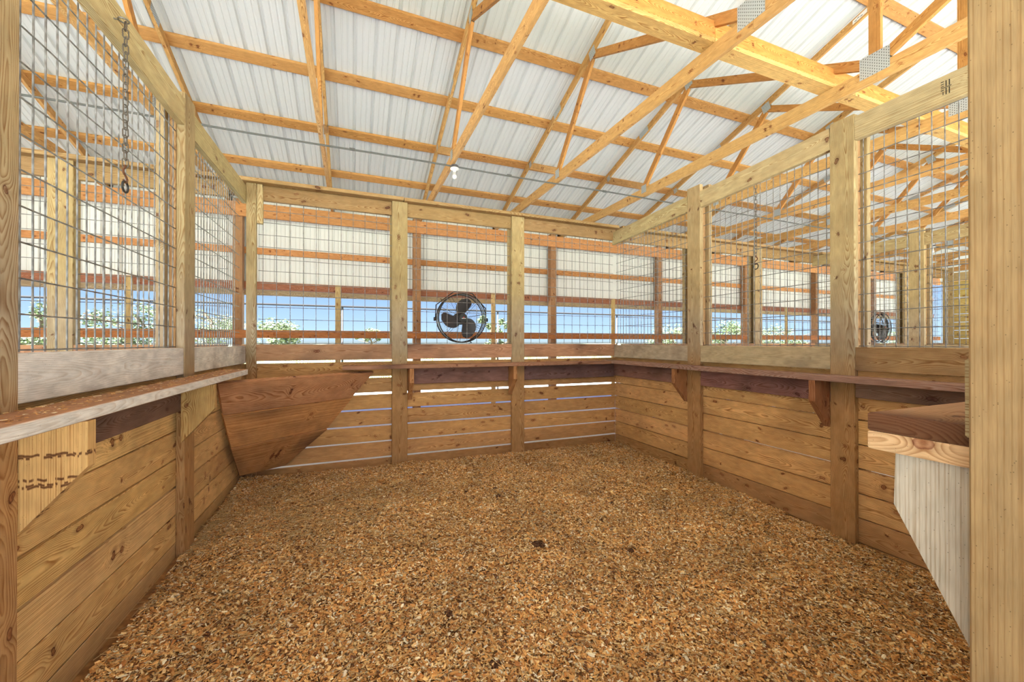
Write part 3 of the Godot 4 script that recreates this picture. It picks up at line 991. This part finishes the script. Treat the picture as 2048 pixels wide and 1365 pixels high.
func build_outdoors() -> void:
	var g := structure("ground")
	org = Vector3.ZERO
	var mb := MB.new()
	for i in 24:
		for j in 24:
			var q := []
			for d in [[0, 0], [1, 0], [1, 1], [0, 1]]:
				var u: float = (i + d[0]) / 12.0 - 1.0
				var v: float = (j + d[1]) / 12.0 - 1.0
				var x: float = 160.0 * u * absf(u)
				var z: float = 160.0 * v * absf(v)
				var y := -1.36
				if maxf(absf(x), absf(z)) > 20.0:
					y += 0.5 * fl_noise.get_noise_2d(x * 0.03, z * 0.03) + 0.004 * maxf(0.0, absf(z) - 20.0)
				q.append(V(x, y, z))
			mb.fquad(q[0], q[1], q[2], q[3], Vector3.UP)
	put("grass_field", mb.mesh(), M.ground, g)
	var al := MB.new()
	al.fquad(V(-19, -1.33, -5.5), V(25, -1.33, -5.5), V(25, -1.33, 11.5), V(-19, -1.33, 11.5), Vector3.UP)
	put("alley_dirt", al.mesh(), M.alley, g)
	# rough grass beyond the barn
	var r := RandomNumberGenerator.new()
	r.seed = 31
	var bl := MB.new()
	for b in 5:
		var a := TAU * b / 5.0
		var d := Vector3(cos(a), 0, sin(a))
		var sd := Vector3(-d.z, 0, d.x) * 0.05
		bl.tri(d * 0.1 - sd, d * 0.1 + sd, d * 0.35 + Vector3(0, 0.8 + 0.1 * b, 0), d.cross(sd).normalized(), Vector2.ZERO, Vector2.ZERO, Vector2.ZERO, Color.WHITE, Color.WHITE, Color.WHITE)
	var mm := MultiMesh.new()
	mm.transform_format = MultiMesh.TRANSFORM_3D
	mm.use_colors = true
	mm.mesh = bl.mesh()
	var cnt := 24000
	mm.instance_count = cnt
	for i in cnt:
		var z := 12.5 + 34.0 * pow(r.randf(), 1.6)
		var x := r.randf_range(-1.0, 3.4) * z * 0.9
		var s := r.randf_range(0.12, 0.5) * (0.7 + z * 0.02)
		mm.set_instance_transform(i, Transform3D(Basis(Vector3.UP, r.randf() * TAU) * Basis.from_scale(Vector3(s, s, s)), V(x, -1.37, z)))
		mm.set_instance_color(i, [S(150, 160, 92), S(176, 178, 120), S(198, 192, 146), S(120, 142, 70)][r.randi() % 4])
	var go := MultiMeshInstance3D.new()
	go.name = "grass"
	go.multimesh = mm
	go.material_override = M.leaf
	go.set_meta("kind", "stuff")
	add_child(go, true)
	tag(go, "pale sunlit rough grass growing outside the barn beyond the low rail", "grass")
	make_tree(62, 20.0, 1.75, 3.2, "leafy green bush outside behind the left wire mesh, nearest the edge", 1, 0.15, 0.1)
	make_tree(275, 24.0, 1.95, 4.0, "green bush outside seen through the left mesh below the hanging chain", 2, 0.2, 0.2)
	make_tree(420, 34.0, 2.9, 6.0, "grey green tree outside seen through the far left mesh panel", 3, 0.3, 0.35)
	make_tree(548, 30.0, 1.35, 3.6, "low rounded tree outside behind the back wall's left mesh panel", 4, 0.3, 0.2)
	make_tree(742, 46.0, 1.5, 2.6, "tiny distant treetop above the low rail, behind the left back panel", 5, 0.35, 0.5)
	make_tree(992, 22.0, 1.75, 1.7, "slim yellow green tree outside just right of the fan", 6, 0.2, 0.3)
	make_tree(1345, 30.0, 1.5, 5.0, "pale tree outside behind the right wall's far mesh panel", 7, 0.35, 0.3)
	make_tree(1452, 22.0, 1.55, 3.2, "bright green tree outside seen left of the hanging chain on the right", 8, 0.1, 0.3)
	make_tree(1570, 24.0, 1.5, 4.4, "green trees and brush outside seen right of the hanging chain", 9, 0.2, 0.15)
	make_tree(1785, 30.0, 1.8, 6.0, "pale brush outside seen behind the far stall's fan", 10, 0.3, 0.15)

func build_outer_wall() -> void:
	var w := structure("wall_outer")
	org = Vector3.ZERO
	var k := KO
	var posts := [-17.0, -14.0, -10.95, -7.95, -4.9, -1.85, 1.22, 4.32, 7.43, 10.6, 13.75, 16.85, 19.95]
	for x in posts:
		board(w, "post", V(x * k, -1.4, ZO + 0.03), V(x * k, 2.5 * k, ZO + 0.03), Vector3.RIGHT, 0.14, 0.14, S(184, 138, 100), 6, 0.16)
	for j in posts.size() - 1:
		var xs: float = (posts[j] + posts[j + 1]) * 0.5
		board(w, "stud", V((xs + 0.07) * k, -1.4, ZO - 0.06), V((xs + 0.07) * k, 1.06 * k, ZO - 0.06), Vector3.RIGHT, 0.089, 0.038, S(222, 190, 134), 4, 0.1)
	var xe := [-17.5, -11.0, -4.9, 1.22, 7.43, 13.75, 21.0]
	for j in xe.size() - 1:
		var a: float = xe[j] + 0.001
		var b: float = xe[j + 1] - 0.001
		board(w, "header", V(a * k, 2.315 * k, ZO - 0.065), V(b * k, 2.315 * k, ZO - 0.065), Vector3.UP, 0.231, 0.04, GIRT, 8, 0.12)
		board(w, "girt", V(a * k, 1.645 * k, ZO + 0.12), V(b * k, 1.645 * k, ZO + 0.12), Vector3.UP, 0.108, 0.038, GIRT, 8, 0.12)
		board(w, "girt", V(a * k, 1.02 * k, ZO - 0.01 + 0.12), V(b * k, 1.02 * k, ZO + 0.11), Vector3.UP, 0.129, 0.038, GIRT_DARK, 8, 0.12)
		board(w, "skirt_board", V(a * k, 0.905 * k, ZO + 0.20), V(b * k, 0.905 * k, ZO + 0.20), Vector3.UP, 0.099, 0.038, S(205, 182, 148), 8, 0.1)
		board(w, "low_rail", V(a * k, 0.145 * k, ZO - 0.07), V(b * k, 0.145 * k, ZO - 0.07), Vector3.UP, 0.133, 0.038, S(214, 140, 84), 8, 0.14)
	var sheet := ribbed_sheet(1.46, Vector3.RIGHT, Vector3.DOWN, Vector3(0, 0, -1))
	for j in 41:
		var o := put("siding_panel", sheet, M.siding, w)
		o.position = V(-17.2 + 0.914 * j, 2.44, ZO + 0.145 + (0.0 if j % 2 == 0 else 0.0012))
	# a pipe rail of the yard outside
	var t := thing("yard_rail", "thin grey horizontal pipe rail of the yard outside the open band", "fence rail", V(5, -1.36, 9.7))
	tube(t, "pipe", PackedVector3Array([V(-17, 0.80, 9.7), V(22, 0.80, 9.7)]), 0.022, M.yard, 8)
	for j in 11:
		var x := -15.0 + 3.7 * j
		tube(t, "pipe_post", PackedVector3Array([V(x, -1.4, 9.74), V(x, 0.80, 9.74)]), 0.022, M.conduit, 8)

# ---------------------------------------------------------------- stall
func build_stall() -> void:
	var back := structure("wall_back")
	back_section(back, -0.846, XR, [0.345, 1.545], true)
	vb(back, "corner_post", F_BACK, -0.81, -0.738, -1.3, 1.316, 0.0, 0.038, TREATED, 26, 0.12, post_wear)
	vb(back, "cleat", F_BACK, -0.736, -0.692, 0.99, 1.316, 0.0, 0.036, RAIL, 3)
	ledger(back, F_BACK, 0.487, 1.543, -0.397, -0.242)
	ledger(back, F_BACK, 1.687, XR - 0.04, -0.397, -0.242, S(140, 110, 104))
	var right := structure("wall_right")
	side_wall(right, F_RIGHT, [[1.124, 1.267], [2.290, 2.424]], 3.5, [[1.281, 1.326], [1.322, 1.366], [1.369, 1.378]], LOWER, false)
	grade_stamp(right)
	ledger(right, F_RIGHT, 0.0, 1.122, -0.385, -0.240)
	ledger(right, F_RIGHT, 1.27, 2.288, -0.378, -0.240, S(168, 124, 114))
	ledger(right, F_RIGHT, 2.427, 3.5, -0.335, -0.240, S(160, 128, 106))
	var left := structure("wall_left")
	side_wall(left, F_LEFT, [[1.124, 1.264], [2.375, 2.515]], 3.4, [[1.295, 1.29], [1.305, 1.325], [1.33, 1.34]], S(238, 198, 134), true)
	ledger(left, F_LEFT, 1.267, 2.373, -0.362, -0.226, S(140, 112, 96))
	# wire panels
	wire_panel(F_BACK, -0.735, 0.35, -0.7025, 0.1016, -0.01, 1.25, -0.031, "wire mesh panel in the back wall's left bay, above the corner feeder")
	wire_panel(F_BACK, 0.478, 1.55, 0.574, 0.1016, -0.01, 1.25, -0.031, "wire mesh panel in the back wall's middle bay, in front of the fan")
	wire_panel(F_BACK, 1.69, XR - 0.01, 1.794, 0.1016, -0.01, 1.25, -0.031, "wire mesh panel in the back wall's right bay, between knotty post and corner")
	wire_panel(F_RIGHT, 0.02, 1.13, 0.045, 0.0505, -0.023, 1.24, -0.006, "wire mesh panel in the right wall's farthest bay, beside the back corner")
	wire_panel(F_RIGHT, 1.27, 2.296, 1.336, 0.0505, -0.023, 1.24, -0.006, "wire mesh panel in the right wall's middle bay, in front of the chain")
	wire_panel(F_RIGHT, 2.425, 3.45, 2.448, 0.0512, -0.023, 1.24, -0.006, "wire mesh panel in the right wall's nearest bay, in front of the small fan")
	wire_panel(F_LEFT, 0.06, 1.13, 0.17, 0.0508, -0.023, 1.22, -0.006, "wire mesh panel in the left wall's farther bay, with no chain")
	wire_panel(F_LEFT, 1.265, 2.381, 1.28, 0.0508, -0.023, 1.22, -0.006, "large wire mesh panel in the left wall's nearer bay, behind the chain")
	# shelves with their brackets
	var t := thing("shelf", "dusty whitish shelf board along the left wall with a worn brown top", "shelf", fp(F_LEFT, 1.9, -0.226, 0.11))
	hb(t, "shelf_board", F_LEFT, 0.605, 3.3, -0.226, -0.188, 0.039, 0.180, DUSTY, 16, 0.12, func(c: Color, at: Vector3) -> Color:
		var e: float = (at - F_LEFT.o).dot(F_LEFT.n)
		var k := clampf((0.1795 - e) * 400.0, 0.0, 1.0)
		return c.lerp(Color(S(188, 140, 104) * (1.0 + 0.35 * dirt.get_noise_3dv(at * 14.0))), k), 0.0, 8)
	bracket(t, F_LEFT, 2.335, 2.373, -0.228, S(222, 178, 116), 0.146, 0.13, 0.17, 9)
	bracket(t, F_LEFT, 1.266, 1.304, -0.228, S(206, 170, 110))
	t = thing("shelf", "brown shelf board along the back wall, running into the right corner", "shelf", fp(F_BACK, 1.3, -0.238, 0.11))
	hb(t, "shelf_board", F_BACK, -0.076, 2.678, -0.240, -0.207, 0.039, 0.180, S(182, 138, 108), 14, 0.18, rail_wear)
	bracket(t, F_BACK, 0.487, 0.525, -0.241, S(196, 142, 92))
	bracket(t, F_BACK, 1.505, 1.543, -0.241, S(196, 142, 92))
	t = thing("shelf", "reddish grey shelf board along the right wall on cut-off brackets", "shelf", fp(F_RIGHT, 1.7, -0.238, 0.11))
	hb(t, "shelf_board", F_RIGHT, 0.0, 3.48, -0.238, -0.203, 0.039, 0.180, S(186, 150, 132), 16, 0.18, dust_wear)
	bracket(t, F_RIGHT, 1.084, 1.122, -0.239, S(190, 136, 92))
	bracket(t, F_RIGHT, 2.250, 2.288, -0.239, S(176, 122, 84))
	# corner feeder
	var Lz := [3.154, 3.27, 3.452, 3.672]
	var Ly := [-0.268, -0.503, -0.772, -1.044]
	var Bx := [0.185, 0.0, -0.20, -0.53]
	var By := [-0.268, -0.497, -0.76, -1.051]
	t = thing("corner_feeder", "slanted corner hay feeder of three wide brown planks at the back left", "feeder", V(-0.5, -1.12, 3.5))
	for k in 3:
		var l0 := V(-0.872 + 0.01746 * Lz[k], Ly[k] - 0.006, Lz[k])
		var l1 := V(-0.872 + 0.01746 * Lz[k + 1], Ly[k + 1] + 0.005, Lz[k + 1])
		var b0 := V(Bx[k], By[k] - 0.006, ZB - 0.034)
		var b1 := V(Bx[k + 1], By[k + 1] + 0.005, ZB - 0.034)
		var nn := (b0 - l0).cross(l1 - l0).normalized()
		if nn.dot(Vector3(1, 0, 1)) < 0.0:
			nn = -nn
		plank4(t, l0, b0, b1, l1, -nn * 0.036, [S(204, 150, 108), S(214, 156, 100), S(196, 142, 92)][k])
	# front wall right of the doorway
	var front := structure("wall_front")
	board(front, "jamb", V(1.012, -1.32, 0.281), V(1.012, 1.9, 0.281), Vector3(0, 0, 1), 0.14, 0.038, S(174, 144, 100), 14, 0.1, null, 7)
	var Ff := {"o": V(0, -EY, 0.335), "s": Vector3(1, 0, 0), "n": Vector3(0, 0, -1)}
	lower_boards(front, Ff, 1.033, 2.82, [1.033, 2.82], LOWER, [0.005, 0.006])
	hb(front, "middle_rail", Ff, 1.033, 2.82, -0.172, -0.03, 0.0, 0.034, RAIL, 6)
	hb(front, "top_rail", Ff, 1.033, 2.82, 1.22, 1.36, 0.0, 0.034, RAIL, 6)
	t = thing("shelf", "short thick shelf with a dark worn end beside the near doorpost", "shelf", fp(Ff, 1.5, -0.227, 0.1))
	hb(t, "shelf_board", Ff, 1.036, 2.66, -0.189, -0.151, 0.004, 0.183, S(190, 150, 112), 14, 0.2, func(c: Color, at: Vector3) -> Color:
		var k := clampf((1.0375 - at.x) * 800.0, 0.0, 1.0)
		return c.lerp(Color(S(104, 70, 46) * (1.0 + 0.9 * dirt.get_noise_3dv(at * 40.0))), k))
	hb(t, "support_board", Ff, 1.036, 2.66, -0.228, -0.190, 0.004, 0.183, S(222, 186, 140), 4, 0.1)
	slab(t, "bracket", fp(Ff, 1.05, -0.229, 0.0), Vector3.DOWN, Ff.n, Vector3(0.038, 0, 0), PackedVector2Array([Vector2(0, 0), Vector2(0, 0.142), Vector2(0.108, 0.145), Vector2(0.40, 0.0)]), S(206, 196, 176), 0.1, null, 7)

func plank4(t: Node, a: Vector3, b: Vector3, c: Vector3, d: Vector3, th: Vector3, tint: Color) -> void:
	var mb := MB.new()
	var uo := rng.randf()
	var nn := -th.normalized()
	var NX := 10
	var NY := 3
	var col := func(p: Vector3) -> Color: return stain(tint, p, 0.25, rail_wear)
	for s in 2:
		var off := th * s
		var m := nn if s == 0 else -nn
		for i in NX:
			for j in NY:
				var q := []
				var u := []
				var cc := []
				for e in [[0, 0], [1, 0], [1, 1], [0, 1]]:
					var f: float = float(i + e[0]) / NX
					var g: float = float(j + e[1]) / NY
					var p: Vector3 = a.lerp(b, f).lerp(d.lerp(c, f), g)
					q.append(p + off - org)
					u.append(Vector2(uo + f * (a - b).length() / 2.4, 0.04 + 0.92 * g))
					cc.append(col.call(p))
				mb.quad(q[0], q[1], q[2], q[3], m, u[0], u[1], u[2], u[3], cc[0], cc[1], cc[2], cc[3])
	var ring := [a, b, c, d]
	var mid := (a + b + c + d) * 0.25
	for k in 4:
		var p: Vector3 = ring[k]
		var q: Vector3 = ring[(k + 1) % 4]
		var m := (q - p).cross(th).normalized()
		if m.dot((p + q) * 0.5 - mid) < 0.0:
			m = -m
		mb.quad(p - org, q - org, q + th - org, p + th - org, m, Vector2(uo, 0.3), Vector2(uo + (q - p).length() / 2.4, 0.3), Vector2(uo + (q - p).length() / 2.4, 0.5), Vector2(uo, 0.5), tint * 1.1, tint * 1.1, tint * 1.1, tint * 1.1)
	put("plank", mb.mesh(), woods[rng.randi() % 7], t)

func grade_stamp(w: Node) -> void:     # a blurred ink stamp on the right top rail
	var mb := MB.new()
	for q in [[0.0, 0.0, 0.004, 0.034], [0.012, 0.0, 0.004, 0.034], [0.024, 0.002, 0.003, 0.016], [0.0, 0.042, 0.004, 0.03], [0.012, 0.042, 0.004, 0.03], [0.022, 0.044, 0.012, 0.004], [0.022, 0.056, 0.012, 0.004], [0.022, 0.068, 0.012, 0.004], [0.022, 0.024, 0.012, 0.004], [-0.006, 0.036, 0.04, 0.0035]]:
		var s0: float = 2.842 - q[0]
		var y0: float = 1.27 + q[1]
		mb.fquad(fp(F_RIGHT, s0, y0, 0.0368), fp(F_RIGHT, s0 - q[2], y0, 0.0368), fp(F_RIGHT, s0 - q[2], y0 + q[3], 0.0368), fp(F_RIGHT, s0, y0 + q[3], 0.0368), F_RIGHT.n)
	put("ink_stamp", mb.mesh(), M.ink, w)

func build_neighbours() -> void:
	var w := structure("wall_neighbour_left")
	back_section(w, -4.5, -0.94, [-3.2, -2.014], false)
	w = structure("wall_neighbour_right")
	back_section(w, 2.94, 6.43, [3.97, 5.148], false)
	w = structure("wall_neighbour_far")
	back_section(w, 6.54, 10.1, [7.62, 8.80], false)
	w = structure("wall_partition_far")
	side_wall(w, F_NEXT, [[1.124, 1.267], [2.290, 2.424]], 3.5, [[1.281, 1.326], [1.322, 1.366], [1.369, 1.378]], LOWER, false)
	w = structure("wall_partition_end")
	var F := {"o": V(10.15, -EY, ZB), "s": Vector3(0, 0, 1), "n": Vector3(-1, 0, 0)}
	for k in 15:
		hb(w, "board", F, 0.0, 3.6, 1.10 - 0.148 * k - 0.14, 1.10 - 0.148 * k, -0.038, 0.0, S(206, 182, 112), 4, 0.12)
	vb(w, "post", F, 0.0, 0.14, -1.3, 1.36, 0.0, 0.038, TREATED, 6)
	vb(w, "post", F, 1.13, 1.27, -1.3, 1.36, 0.0, 0.038, TREATED, 6)
	hb(w, "top_rail", F, 0.0, 3.6, 1.12, 1.26, -0.038, 0.0, RAIL, 4)
	var gp := "wire mesh panels of the neighbouring stalls"
	wire_panel(F_BACK, -3.06, -2.02, -3.0, 0.1016, -0.01, 1.25, -0.031, "distant wire mesh panel of the left neighbour stall, left of its post", true, gp)
	wire_panel(F_BACK, -1.88, -0.95, -1.83, 0.1016, -0.01, 1.25, -0.031, "wire mesh panel of the left neighbour stall, right of its post", true, gp)
	wire_panel(F_BACK, 2.96, 3.98, 3.0, 0.1016, -0.01, 1.25, -0.031, "wire mesh panel of the right neighbour's back wall, nearest the shared corner", true, gp)
	wire_panel(F_BACK, 4.11, 5.16, 4.17, 0.1016, -0.01, 1.25, -0.031, "wire mesh panel of the right neighbour's back wall, left of the pale post", true, gp)
	wire_panel(F_BACK, 5.29, 6.43, 5.35, 0.1016, -0.01, 1.25, -0.031, "wire mesh panel of the right neighbour's back wall, right of the pale post", true, gp)
	wire_panel(F_BACK, 6.56, 7.63, 6.6, 0.1016, -0.01, 1.25, -0.031, "far stall's wire mesh panel left of its fan", true, gp)
	wire_panel(F_BACK, 7.76, 8.81, 7.8, 0.1016, -0.01, 1.25, -0.031, "far stall's wire mesh panel in front of its fan", true, gp)
	wire_panel(F_BACK, 8.94, 10.08, 9.0, 0.1016, -0.01, 1.25, -0.031, "far stall's wire mesh panel beside the boarded end wall", true, gp)
	wire_panel(F_NEXT, 0.02, 1.13, 0.05, 0.0505, -0.023, 1.24, -0.006, "next partition's wire mesh panel beside the far back corner", true, gp)
	wire_panel(F_NEXT, 1.27, 2.296, 1.3, 0.0505, -0.023, 1.24, -0.006, "next partition's wire mesh panel before the white pipe", true, gp)

func build_fittings() -> void:
	make_fan(1.048, 4.03, "large black three-blade fan hanging outside the back wall's middle mesh", "")
	make_fan(8.39, 4.03, "small distant black fan seen through the right wall's nearest mesh panel", "")
	make_chain(fp(F_LEFT, 1.925, 1.235, 0.036), F_LEFT.n, F_LEFT.s, "rusty chain with hook and ring hanging from the left wall's top rail")
	make_chain(fp(F_RIGHT, 1.73, 1.225, -0.004), -F_RIGHT.n, F_RIGHT.s, "thin chain hanging behind the right wall's middle mesh panel")
	# conduit under the bottom chords with one lamp
	var t := thing("conduit", "long thin grey electrical conduit strapped under the roof trusses", "conduit", V(1.0, 2.28, 5.1))
	for span in [[-8.0, 1.182], [1.288, 12.737], [12.843, 20.0]]:
		var pth := PackedVector3Array()
		for i in 21:
			var cx: float = lerpf(span[0], span[1], i / 20.0)
			pth.append(V(cx, 2.284 + 0.005 * sin(cx * 2.1), 5.1))
		tube(t, "pipe", pth, 0.011, M.conduit, 8)
	for x in [0.0, 2.0, 3.55, 5.0]:
		lathe(t, "coupling", V(x, 2.288, 5.1), Vector3.RIGHT, PackedVector2Array([Vector2(0.011, -0.03), Vector2(0.0155, -0.03), Vector2(0.0155, 0.03), Vector2(0.011, 0.03)]), M.conduit, 10)
	lamp(1.235, "unlit bare bulb in a white holder under the conduit, above the back wall")
	lamp(12.79, "distant white bulb holder above the far stall at the right edge")
	# white plastic pipe over the far stall
	var pv := PackedVector3Array([V(9.87, 2.25, 6.2), V(9.87, 2.25, 3.80), V(9.87, 2.235, 3.73), V(9.87, 2.18, 3.71), V(9.87, 1.2, 3.71)])
	tag(tube(self, "water_pipe", pv, 0.03, M.pvc, 10), "white plastic water pipe with an elbow above the far stall", "pipe")
	# paper tag stapled on a top chord, printed too small to read
	t = thing("paper_tag", "small white paper tag stapled to a roof truss chord, upper right", "tag", V(5.805, top_of_chord(2.9) - 0.1, 2.95))
	var mb := MB.new()
	var z0 := 2.90
	for k in 1:
		var e := Vector3(0, -SL, -1.0).normalized() * 0.16
		var o := V(5.8085, top_of_chord(z0) - 0.068, z0) - org
		mb.fquad(o, o + e, o + e + Vector3(0, 0.05, 0), o + Vector3(0, 0.05, 0), Vector3(-1, 0, 0))
		mb.fquad(o + Vector3(0.0015, 0, 0), o + e + Vector3(0.0015, 0, 0), o + e + Vector3(0.0015, 0.05, 0), o + Vector3(0.0015, 0.05, 0), Vector3(1, 0, 0))
		put("paper", mb.mesh(), M.paper, t)
		var ln := MB.new()
		for q in [[0.3, 0.012], [0.52, 0.024], [0.7, 0.014]]:
			var a: Vector3 = o + e * q[0] + Vector3(-0.0008, q[1], 0)
			ln.fquad(a, a + e * 0.16, a + e * 0.16 + Vector3(0, 0.008, 0), a + Vector3(0, 0.008, 0), Vector3(-1, 0, 0))
		put("print", ln.mesh(), M.ink, t)

func lamp(x: float, label: String) -> void:
	var t := thing("bulb_holder", label, "light bulb", V(x, 2.11, 5.1))
	var o := V(x, 2.298, 5.1)
	lathe(t, "junction_box", o, Vector3.DOWN, PackedVector2Array([Vector2(0, -0.004), Vector2(0.044, -0.004), Vector2(0.05, 0.002), Vector2(0.05, 0.034), Vector2(0, 0.036)]), M.box, 8)
	lathe(t, "lamp_holder", o + Vector3(0, -0.036, 0), Vector3.DOWN, PackedVector2Array([Vector2(0.0, 0.0), Vector2(0.056, 0.0), Vector2(0.057, 0.012), Vector2(0.03, 0.022), Vector2(0.021, 0.03), Vector2(0.02, 0.05), Vector2(0, 0.05)]), M.porcelain, 20)
	lathe(t, "bulb_base", o + Vector3(0, -0.086, 0), Vector3.DOWN, PackedVector2Array([Vector2(0.0, 0.0), Vector2(0.015, 0.0), Vector2(0.017, 0.014), Vector2(0.026, 0.042), Vector2(0, 0.042)]), M.bulb_base, 16)
	lathe(t, "bulb", o + Vector3(0, -0.128, 0), Vector3.DOWN, PackedVector2Array([Vector2(0.026, 0.0), Vector2(0.030, 0.012), Vector2(0.029, 0.025), Vector2(0.022, 0.038), Vector2(0.011, 0.045), Vector2(0, 0.047)]), M.bulb, 16)

func build_trusses() -> void:
	make_truss(1.21, "roof truss with the bare bulb hanging under its bottom chord")
	make_truss(2.75, "roof truss running overhead just right of the bulb's truss, over the stall's middle")
	make_truss(4.29, "roof truss passing over the right wall, its large toothed plate near the top")
	make_truss(5.83, "roof truss carrying the small white paper tag, upper right")
	make_truss(-0.33, "roof truss left of the bulb's truss, crossing the top of the picture steeply")
	make_truss(-1.87, "roof truss just beyond the left wall's top rail, with a web above the chain")
	make_truss(-3.41, "roof truss over the left neighbour stall, seen through the left mesh", "roof trusses over the left neighbour stalls")
	make_truss(-4.95, "roof truss over the left neighbour stall, seen through the left mesh", "roof trusses over the left neighbour stalls")
	for k in 11:
		make_truss(7.37 + 1.54 * k, "roof truss over the right neighbour stalls, seen through the right wall's mesh", "roof trusses over the right neighbour stalls")
	# strongback lying on the bottom chords near the ridge
	var t := thing("roof_brace", "long two-board brace lying across the bottom chords near the ridge", "brace", V(4, 2.44, 2.47))
	var xs := [-7.0, -1.9, 2.74, 7.4, 12.0, 16.6, 23.0]
	for j in xs.size() - 1:
		board(t, "flat_board", V(xs[j] + 0.002, 2.46, 2.47), V(xs[j + 1] - 0.002, 2.46, 2.47), Vector3(0, 0, 1), 0.14, 0.038, S(230, 188, 116), 6, 0.1)
		board(t, "upright_board", V(xs[j] + 0.002, 2.55, 2.42), V(xs[j + 1] - 0.002, 2.55, 2.42), Vector3.UP, 0.14, 0.038, S(226, 160, 88), 6, 0.12)

func _ready() -> void:
	# camera, sky, sun, exposure
	var cam := Camera3D.new()
	cam.name = "camera"
	cam.position = V(0, 0, 0)
	cam.rotation = Vector3(2.5 / 800.0, deg_to_rad(-21.8), 0)
	cam.fov = rad_to_deg(2.0 * atan(682.5 / 800.0))
	cam.near = 0.02
	cam.far = 600.0
	add_child(cam, true)
	cam.current = true
	var we := WorldEnvironment.new()
	we.name = "environment"
	var env := Environment.new()
	env.background_mode = Environment.BG_SKY
	var sky := Sky.new()
	var sm := ProceduralSkyMaterial.new()
	sm.sky_top_color = Color(0.10, 0.44, 0.95)
	sm.sky_horizon_color = Color(0.78, 0.91, 1.0)
	sm.sky_curve = 0.13
	sm.ground_horizon_color = Color(0.72, 0.74, 0.66)
	sm.ground_bottom_color = Color(0.45, 0.45, 0.36)
	sm.sun_angle_max = 12.0
	sm.energy_multiplier = 0.41
	sky.sky_material = sm
	env.sky = sky
	env.tonemap_mode = Environment.TONE_MAPPER_LINEAR
	env.tonemap_exposure = 2.95
	env.sdfgi_enabled = true
	env.ssao_enabled = true
	env.ssil_enabled = true
	we.environment = env
	add_child(we, true)
	var sun := DirectionalLight3D.new()
	sun.name = "sun"
	sun.light_energy = 7.5
	sun.light_color = Color(0.94, 0.97, 1.0)
	sun.light_angular_distance = 0.6
	sun.shadow_enabled = true
	add_child(sun, true)
	sun.look_at_from_position(Vector3.ZERO, Vector3(0.36, -0.80, -0.46))   # high behind the camera, a little to the left

	rng.seed = 2024
	make_materials()
	M.dung = plain(Color(0.37, 0.235, 0.13), 0.95)
	F_BACK = {"o": V(0, -EY, ZB), "s": Vector3(1, 0, 0), "n": Vector3(0, 0, 1)}
	F_RIGHT = {"o": V(XR, -EY, ZB), "s": Vector3(0, 0, 1), "n": Vector3(-1, 0, 0)}
	var ls := Vector3(-0.01746, 0, 1).normalized()
	F_LEFT = {"o": V(-0.915 + 0.01746 * ZB, -EY, ZB), "s": ls, "n": Vector3(ls.z, 0, -ls.x)}
	F_NEXT = {"o": V(6.45, -EY, ZB), "s": Vector3(0, 0, 1), "n": Vector3(-1, 0, 0)}
	build_outdoors()
	build_outer_wall()
	build_roof()
	build_trusses()
	build_stall()
	build_neighbours()
	build_floor()
	build_fittings()
